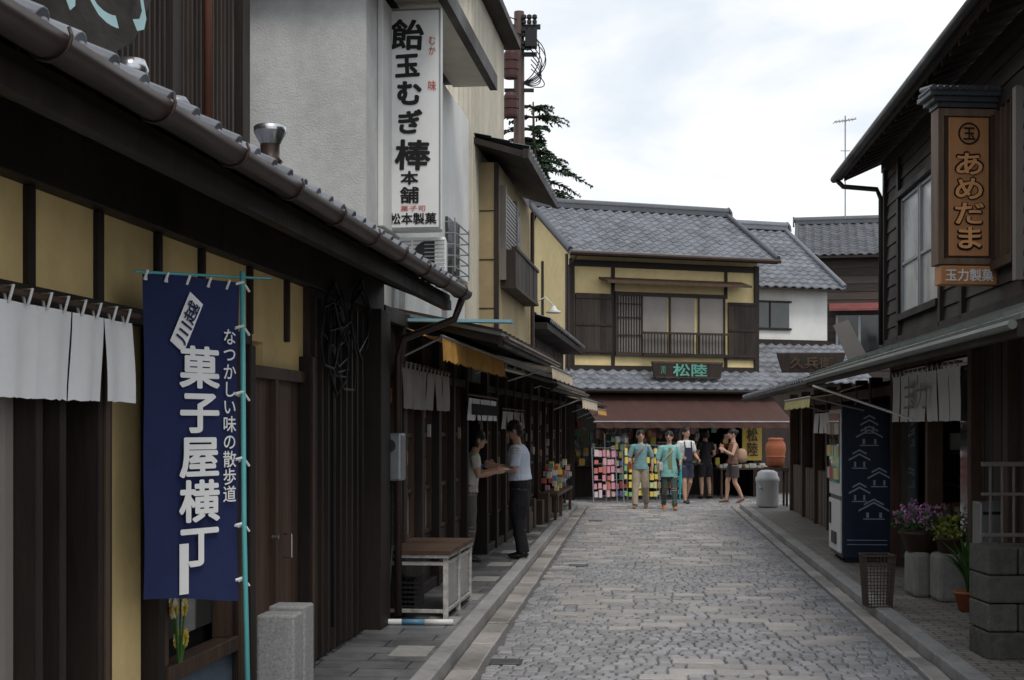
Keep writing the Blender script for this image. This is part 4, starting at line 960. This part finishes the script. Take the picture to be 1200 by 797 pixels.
# ================= PEOPLE =================
m_skin=mk('skin',(.50,.30,.21),.55,.05,6,0,stain=.05)
m_hair=mk('hair_black',(.012,.010,.009),.45,.2,30,.3,80)
def cl(n,c,r_=.85): return mk(n,c,r_,.1,9,.3,60,stain=.12)
m_eye=mk('eye_dark',(.02,.015,.012),.3,0,1,0); m_lip=mk('lips',(.35,.12,.10),.5,0,1,0)
def person(name,loc,ang,H,P,C,hair='short',lean=0,extra=None,slim=1.0,headturn=0,headtilt=0):
    src=[];mats=[]
    def matid(m):
        if m not in mats: mats.append(m)
        return mats.index(m)
    def addp(mm,m): src.append((mm,matid(m)))
    ln=Matrix.Rotation(-lean,3,'X')
    def T(p):
        p=V(p)
        if p.z>.95: p=ln@(p-V((0,0,.95)))+V((0,0,.95))
        return p
    top,bot,shoe=C['top'],C['bot'],C['shoe']
    g=C.get('girth',1.0)
    mm=M(); mm.tube([T((0,.0,z)) for z in(.80,.86,.93,1.0)],[(.10*g,.09*g),(.165*g,.115*g),(.165*g,.118*g),(.148*g,.108*g)],16,side=(1,0,0)); addp(mm,C.get('skirt',bot))
    tz=C.get('topz',.96)
    zs=[z for z in(.72,.80,.86,.92,.98,1.06,1.14,1.22,1.31,1.38,1.42) if z>=tz]
    wd={.72:(.20,.15),.80:(.19,.14),.86:(.188,.138),.92:(.182,.134),.98:(.165,.125),1.06:(.150,.118),1.14:(.148,.115),1.22:(.16,.12),1.31:(.178,.118),1.38:(.165,.095),1.42:(.09,.07)}
    mm=M(); mm.tube([T((0,.005,z)) for z in zs],[(wd[z][0]*slim*g,wd[z][1]*slim*g) for z in zs],18,side=(1,0,0)); addp(mm,top)
    mm=M(); mm.tube([T((0,0,1.38)),T((0,.01,1.46)),T((0,.02,1.53))],[.062,.052,.052],12); addp(mm,m_skin)
    hc=T((0,.03,1.60)); hr=ln@Matrix.Rotation(headturn,3,'Z')@Matrix.Rotation(-headtilt,3,'X')
    def HP(p): return hc+hr@V(p)
    mm=M(); mm.ell(hc,(.074,.092,.112),18,12,hr); mm.ell(HP((0,.035,-.06)),(.052,.05,.05),14,9,hr); mm.tube([HP((0,.088,.015)),HP((0,.112,-.02)),HP((0,.09,-.03))],[.009,.015,.01],8)
    for sx in(-1,1): mm.ell(HP((sx*.077,-.005,-.01)),(.012,.02,.032),8,6,hr)
    addp(mm,m_skin)
    mm=M(); mm.ell(HP((0,-.014,.036)),(.090,.102,.104),18,12,hr)
    if hair=='bob': mm.tube([HP((0,-.03,.04)),HP((0,-.035,-.04)),HP((0,-.035,-.10))],[(.094,.07),(.096,.068),(.082,.05)],14,side=hr@V((1,0,0)))
    if hair=='bun': mm.ell(HP((0,-.115,.05)),(.045,.045,.045),12,8,hr)
    if hair=='short': mm.ell(HP((0,-.035,-.01)),(.080,.07,.09),14,9,hr)
    addp(mm,m_hair)
    for sd in(-1,1):
        k='R' if sd>0 else 'L'
        sh=T((sd*.165*slim*g,0,1.365)); el=V(P['el'+k]); wr=V(P['wr'+k])
        mm=M(); mm.tube([sh-V((sd*.03,0,0)),sh,sh.lerp(el,.5),el,el.lerp(wr,.35),wr],[.04,.050,.045,.038,.038,.026],12); addp(mm,m_skin)
        sf=C.get('sleeve',.55)
        if sf>0:
            mm=M(); e=sh.lerp(el,min(1,sf)); pts=[sh-V((sd*.04,0,0)),sh,sh.lerp(e,.5),e]; rr=[.055,.064,.060,.058]
            if sf>1: pts.append(el.lerp(wr,sf-1)); rr.append(.048)
            mm.tube(pts,rr,12); addp(mm,top)
        d=(P.get('hd'+k) and V(P['hd'+k]) or (wr-el)).normalized(); pn=V((sd,0,0)) if abs(d.x)<.8 else V((0,0,1)); sdv=d.cross(pn).normalized(); pn=sdv.cross(d).normalized()
        mm=M(); mm.tube([wr-d*.01,wr+d*.03,wr+d*.075,wr+d*.092],[(.026,.018),(.036,.017),(.042,.016),(.038,.012)],10,side=sdv)
        for i,(o,l) in enumerate(((-.030,.062),(-.010,.075),(.010,.070),(.029,.055))):
            b=wr+d*.085+sdv*o; c1=-pn*.25
            mm.tube([b-d*.01,b+d*l*.45,b+(d+c1).normalized()*l*.8-pn*.004,b+d*l*.85-pn*l*.35],[.0095,.0095,.0085,.007],8)
        th=(d*.8+V(-sdv)).normalized(); b=wr+d*.03-sdv*.028; mm.tube([b,b+th*.035,b+th*.035+d*.03-pn*.008],[.013,.011,.008],8)
        addp(mm,m_skin)
        hp=V((sd*.088*g,0,.87)); kn=V(P['kn'+k]); an=V(P['an'+k]); 
        mm=M(); calf=kn.lerp(an,.35)+V((0,-.012,0)); mm.tube([hp,hp.lerp(kn,.5),kn,calf,an],[.085,.072,.054,.052,.034],14); addp(mm,m_skin)
        bf=C.get('leg',2.0)
        if bf>0:
            lw=C.get('legw',1.0); pts=[hp]; rr=[.098*g]; e=hp.lerp(kn,min(1,bf)); pts+=[hp.lerp(e,.5),e]; rr+=[.090*lw*g,.075*lw if bf>=1 else .092*lw]
            if bf>1: e2=kn.lerp(an,bf-1); pts+=[kn.lerp(e2,.5),e2]; rr+=[.066*lw,.060*lw]
            mm=M(); mm.tube(pts,rr,14); addp(mm,bot)
        ft=V(P['ft'+k]) if 'ft'+k in P else V((sd*.02,1,0)); ft=ft.normalized(); zf=V((0,0,1)); a0=an+V((0,0,-.045))
        mm=M(); mm.tube([a0-ft*.05,a0-ft*.02+V((0,0,.02)),a0+ft*.07+V((0,0,-.0)),a0+ft*.14-zf*.012,a0+ft*.175-zf*.014],[(.028,.028),(.036,.038),(.042,.030),(.04,.022),(.025,.014)],12,side=V((1,0,0)) if abs(ft.x)<.7 else V((0,1,0))); addp(mm,shoe)
    vs=[];fs=[]
    for mm,mi in src:
        b=len(vs); vs+=mm.v; fs+=[tuple(b+i for i in f) for f in mm.f]
    me=bpy.data.meshes.new(name+'_body'); me.from_pydata(vs,[],fs)
    bm=bmesh.new(); bm.from_mesh(me); bmesh.ops.recalc_face_normals(bm,faces=bm.faces[:]); bm.to_mesh(me); bm.free()
    o=bpy.data.objects.new('body',me); COL.objects.link(o)
    md=o.modifiers.new('r','REMESH'); md.mode='VOXEL'; md.voxel_size=.0075
    m2=o.modifiers.new('s','SMOOTH'); m2.factor=.5; m2.iterations=2
    bpy.context.view_layer.update(); dg=bpy.context.evaluated_depsgraph_get(); me2=bpy.data.meshes.new_from_object(o.evaluated_get(dg))
    bpy.data.objects.remove(o)
    pts=[]
    for mm,mi in src:
        for f in mm.f:
            q=[V(mm.v[i]) for i in f]; c=sum(q,V())/len(q)
            pts.append((c,mi))
            for v_ in q:
                pts.append((v_,mi)); pts.append(((v_+c)/2,mi))
            for i in range(len(q)): pts.append(((q[i]+q[(i+1)%len(q)])/2,mi))
    kd=kdtree.KDTree(len(pts))
    for i,(p,_) in enumerate(pts): kd.insert(p,i)
    kd.balance()
    me2.materials.clear()
    for m in mats: me2.materials.append(m)
    isc=[False]*len(me2.vertices)
    for p in me2.polygons:
        mi=pts[kd.find(p.center)[1]][1]; p.material_index=mi; p.use_smooth=True
        if mats[mi] not in (m_skin,m_hair):
            for vi in p.vertices: isc[vi]=True
    nrm=[n.vector.copy() for n in me2.vertex_normals]
    cos=[v_.co.copy() for v_ in me2.vertices]; flat=[]
    for i,c in enumerate(cos):      # cloth folds
        if isc[i]:
            nn=mnoise.noise(V((c.x*9,c.y*9,c.z*5)))+.5*mnoise.noise(V((c.x*22,c.y*22,c.z*12)))
            c=c+nrm[i]*nn*.009
        flat+=[c.x,c.y,c.z]
    me2.vertices.foreach_set('co',flat); me2.update()
    S=empty(name,loc); sc=H/1.7; S.scale=(sc,sc,sc); S.rotation_euler=(0,0,ang)
    b=bpy.data.objects.new('body',me2); COL.objects.link(b); b.parent=S
    mm=M(); 
    for sx in(-1,1): mm.ell(HP((sx*.028,.083,.0)),(.011,.008,.007),8,6,hr)
    mm.obj('eyes',m_eye,S)
    mm=M(); mm.ell(HP((0,.083,-.055)),(.018,.008,.006),8,6,hr); mm.obj('mouth',m_lip,S)
    mm=M()
    for sx in(-1,1): mm.tube([HP((sx*.014,.091,.022)),HP((sx*.03,.088,.027)),HP((sx*.046,.077,.022))],.003,5)
    mm.obj('brows',m_hair,S)
    return S
rad=math.radians
STAND=dict(elR=(.24,-.02,1.10),wrR=(.25,.06,.87),elL=(-.24,-.02,1.10),wrL=(-.25,.06,.87),knR=(.10,.02,.48),anR=(.11,-.02,.085),knL=(-.10,.02,.48),anL=(-.11,-.02,.085))
def D(**k): d=dict(STAND); d.update(k); return d
mw=cl('white_shirt',(.58,.64,.76)); mb=cl('black_trousers',(.014,.014,.018)); msh=cl('black_shoe',(.012,.012,.012),.4)
S=person('man',(.10,16.75,.10),rad(84),1.60,D(elR=(.25,.10,1.10),wrR=(.17,.34,1.16),elL=(-.26,.05,1.10),wrL=(-.20,.30,1.15),knR=(.11,.03,.48),anR=(.12,.0,.085),knL=(-.10,.02,.48),anL=(-.12,-.05,.085)),
    dict(top=mw,bot=mb,shoe=msh,sleeve=.8,legw=1.2,girth=1.2,topz=.98),'short',lean=.07,headtilt=.28)
mm=M(); mm.hexa([(-.16,.36,1.13),(.12,.36,1.13),(.12,.60,1.18),(-.16,.60,1.18),(-.16,.355,1.145),(.12,.355,1.145),(.12,.595,1.195),(-.16,.595,1.195)]); mm.prism([(-.14,.62,1.0),(.10,.62,1.0),(.10,.38,1.12),(-.14,.38,1.12)],(0,.01,.012)); mm.obj('folder',cl('blue_folder',(.07,.15,.50),.4),S)
S=person('shop_woman',(-.50,16.3,.10),rad(-82),1.50,D(elR=(.24,.10,1.12),wrR=(.16,.34,1.17),elL=(-.22,.10,1.12),wrL=(-.14,.36,1.19)),
    dict(top=cl('cream_top',(.60,.58,.52)),bot=cl('grey_skirt',(.14,.13,.125)),shoe=msh,sleeve=.6,topz=.92),'bob',lean=.16,slim=.92)
mm=M(); mm.hexa([(-.12,.42,1.20),(.12,.42,1.20),(.12,.52,1.20),(-.12,.52,1.20),(-.12,.42,1.21),(.12,.42,1.21),(.12,.52,1.21),(-.12,.52,1.21)]); mm.obj('paper',m_wtxt,S)
def bagstrap(nm,col,S,side=1,z=.95):
    mc=cl(nm,col,.5); mm=M(); x=.20*side
    mm.box(FW,x-.03,x+.06,-.02,.20,z-.14,z+.04); mm.obj('bag',mc,S,bevel=.02)
    mm=M(); mm.tube([(x+.01,.09,z+.04),(x*.5,.15,1.15),(-x*.3,.14,1.30),(-x*.7,.02,1.43),(-x*.3,-.13,1.3),(x*.5,-.14,1.1),(x,-.0,z+.02)],.010,6); mm.obj('strap',mc,S)
W1=person('woman_tourist',(2.56,28.3,.022),rad(168),1.54,D(elR=(.25,.02,1.10),wrR=(.20,.22,1.02),elL=(-.25,-.06,1.10),wrL=(-.26,.04,.88),knR=(.10,.10,.48),anR=(.10,.20,.085),knL=(-.10,.02,.48),anL=(-.10,-.20,.12),ftL=(0,1,-.35)),
    dict(top=cl('teal_blouse',(.20,.36,.38)),bot=cl('khaki_trousers',(.40,.34,.26)),shoe=cl('tan_shoe',(.2,.13,.08)),sleeve=.9,topz=.86,legw=1.1),'bob',slim=.95,headturn=.3)
bagstrap('orange_bag',(.50,.13,.04),W1,1,1.0)
W2=person('woman_tourist',(3.08,27.9,.022),rad(184),1.52,D(elR=(.25,.0,1.10),wrR=(.26,.10,.88),elL=(-.25,.02,1.10),wrL=(-.22,.20,.96),knR=(.09,.03,.48),anR=(.09,-.16,.11),ftR=(0,1,-.3),knL=(-.09,.12,.49),anL=(-.09,.20,.085)),
    dict(top=cl('mint_cardigan',(.24,.50,.47)),bot=cl('dark_leggings',(.06,.10,.09)),shoe=cl('orange_shoe',(.50,.16,.03)),sleeve=1.0,topz=.72,legw=.95),'bun',slim=1.02,headturn=-.35)
mm=M(); mm.tube([(-.22,.26,.98),(-.20,.25,.60),(-.19,.24,.15)],[.02,.038,.008],10); mm.tube([(-.22,.26,.98),(-.225,.27,1.08)],.008,6); mm.obj('umbrella',cl('turquoise_umbrella',(.03,.42,.48)),W2)
mm=M(); mm.prism([(-.055,.128,.80),(.055,.128,.80),(.045,.125,1.1),(.03,.11,1.36),(-.03,.11,1.36),(-.045,.125,1.1)],(0,.014,0)); mm.obj('patterned_inner_top',cl('olive_pattern',(.22,.26,.14)),W2)
bagstrap('white_shoulder_bag',(.5,.5,.46),W2,1,1.0)
W3=person('woman_tourist',(3.68,30.1,.022),rad(200),1.60,D(elR=(.24,-.02,1.10),wrR=(.20,.18,1.05),elL=(-.24,-.02,1.10),wrL=(-.22,.18,1.0),knR=(.09,.10,.48),anR=(.09,.14,.085),knL=(-.09,.02,.48),anL=(-.09,-.18,.12),ftL=(0,1,-.3)),
    dict(top=cl('white_blouse',(.68,.68,.68)),bot=cl('navy_shorts',(.03,.035,.06)),shoe=cl('dark_shoe',(.04,.04,.05)),sleeve=.7,leg=.75,legw=1.1,topz=1.0),'bob',slim=.92)
mm=M(); mm.prism([(-.11,.118,.95),(.11,.118,.95),(.09,.128,1.26),(-.09,.128,1.26)],(0,.012,0)); mm.tube([(.08,.13,1.25),(.085,.1,1.40)],.014,6); mm.tube([(-.08,.13,1.25),(-.085,.1,1.40)],.014,6); mm.obj('overall_bib',cl('navy_bib',(.03,.035,.06)),W3)
W4=person('visitor',(4.35,32.0,.022),rad(20),1.55,D(wrR=(.2,.22,1.0),wrL=(-.2,.22,1.0)),
    dict(top=cl('black_tee',(.02,.02,.022)),bot=cl('black_skirt',(.025,.025,.03)),shoe=msh,sleeve=.6,leg=.8,legw=1.15),'bob',slim=.95)
W5=person('woman_walking',(4.72,30.3,.022),rad(100),1.56,D(elR=(.22,.05,1.12),wrR=(.15,.20,1.27),elL=(-.22,.10,1.12),wrL=(-.15,.26,1.22),knR=(.09,.12,.49),anR=(.09,.14,.09),knL=(-.09,-.0,.48),anL=(-.09,-.18,.12),ftL=(0,1,-.4)),
    dict(top=cl('brown_tank_top',(.20,.11,.08)),bot=cl('dark_shorts',(.06,.05,.05)),shoe=cl('brown_sandal',(.16,.08,.05)),sleeve=0,leg=.7,legw=1.12,topz=.92),'bun',slim=.92)
mm=M(); mm.lathe((0,-.19,.93),[(0,0),(.11,.02),(.14,.12),(.13,.24),(.08,.32),(0,.34)],16); mm.obj('backpack',cl('tan_backpack',(.36,.24,.16)),W5,smooth=True)
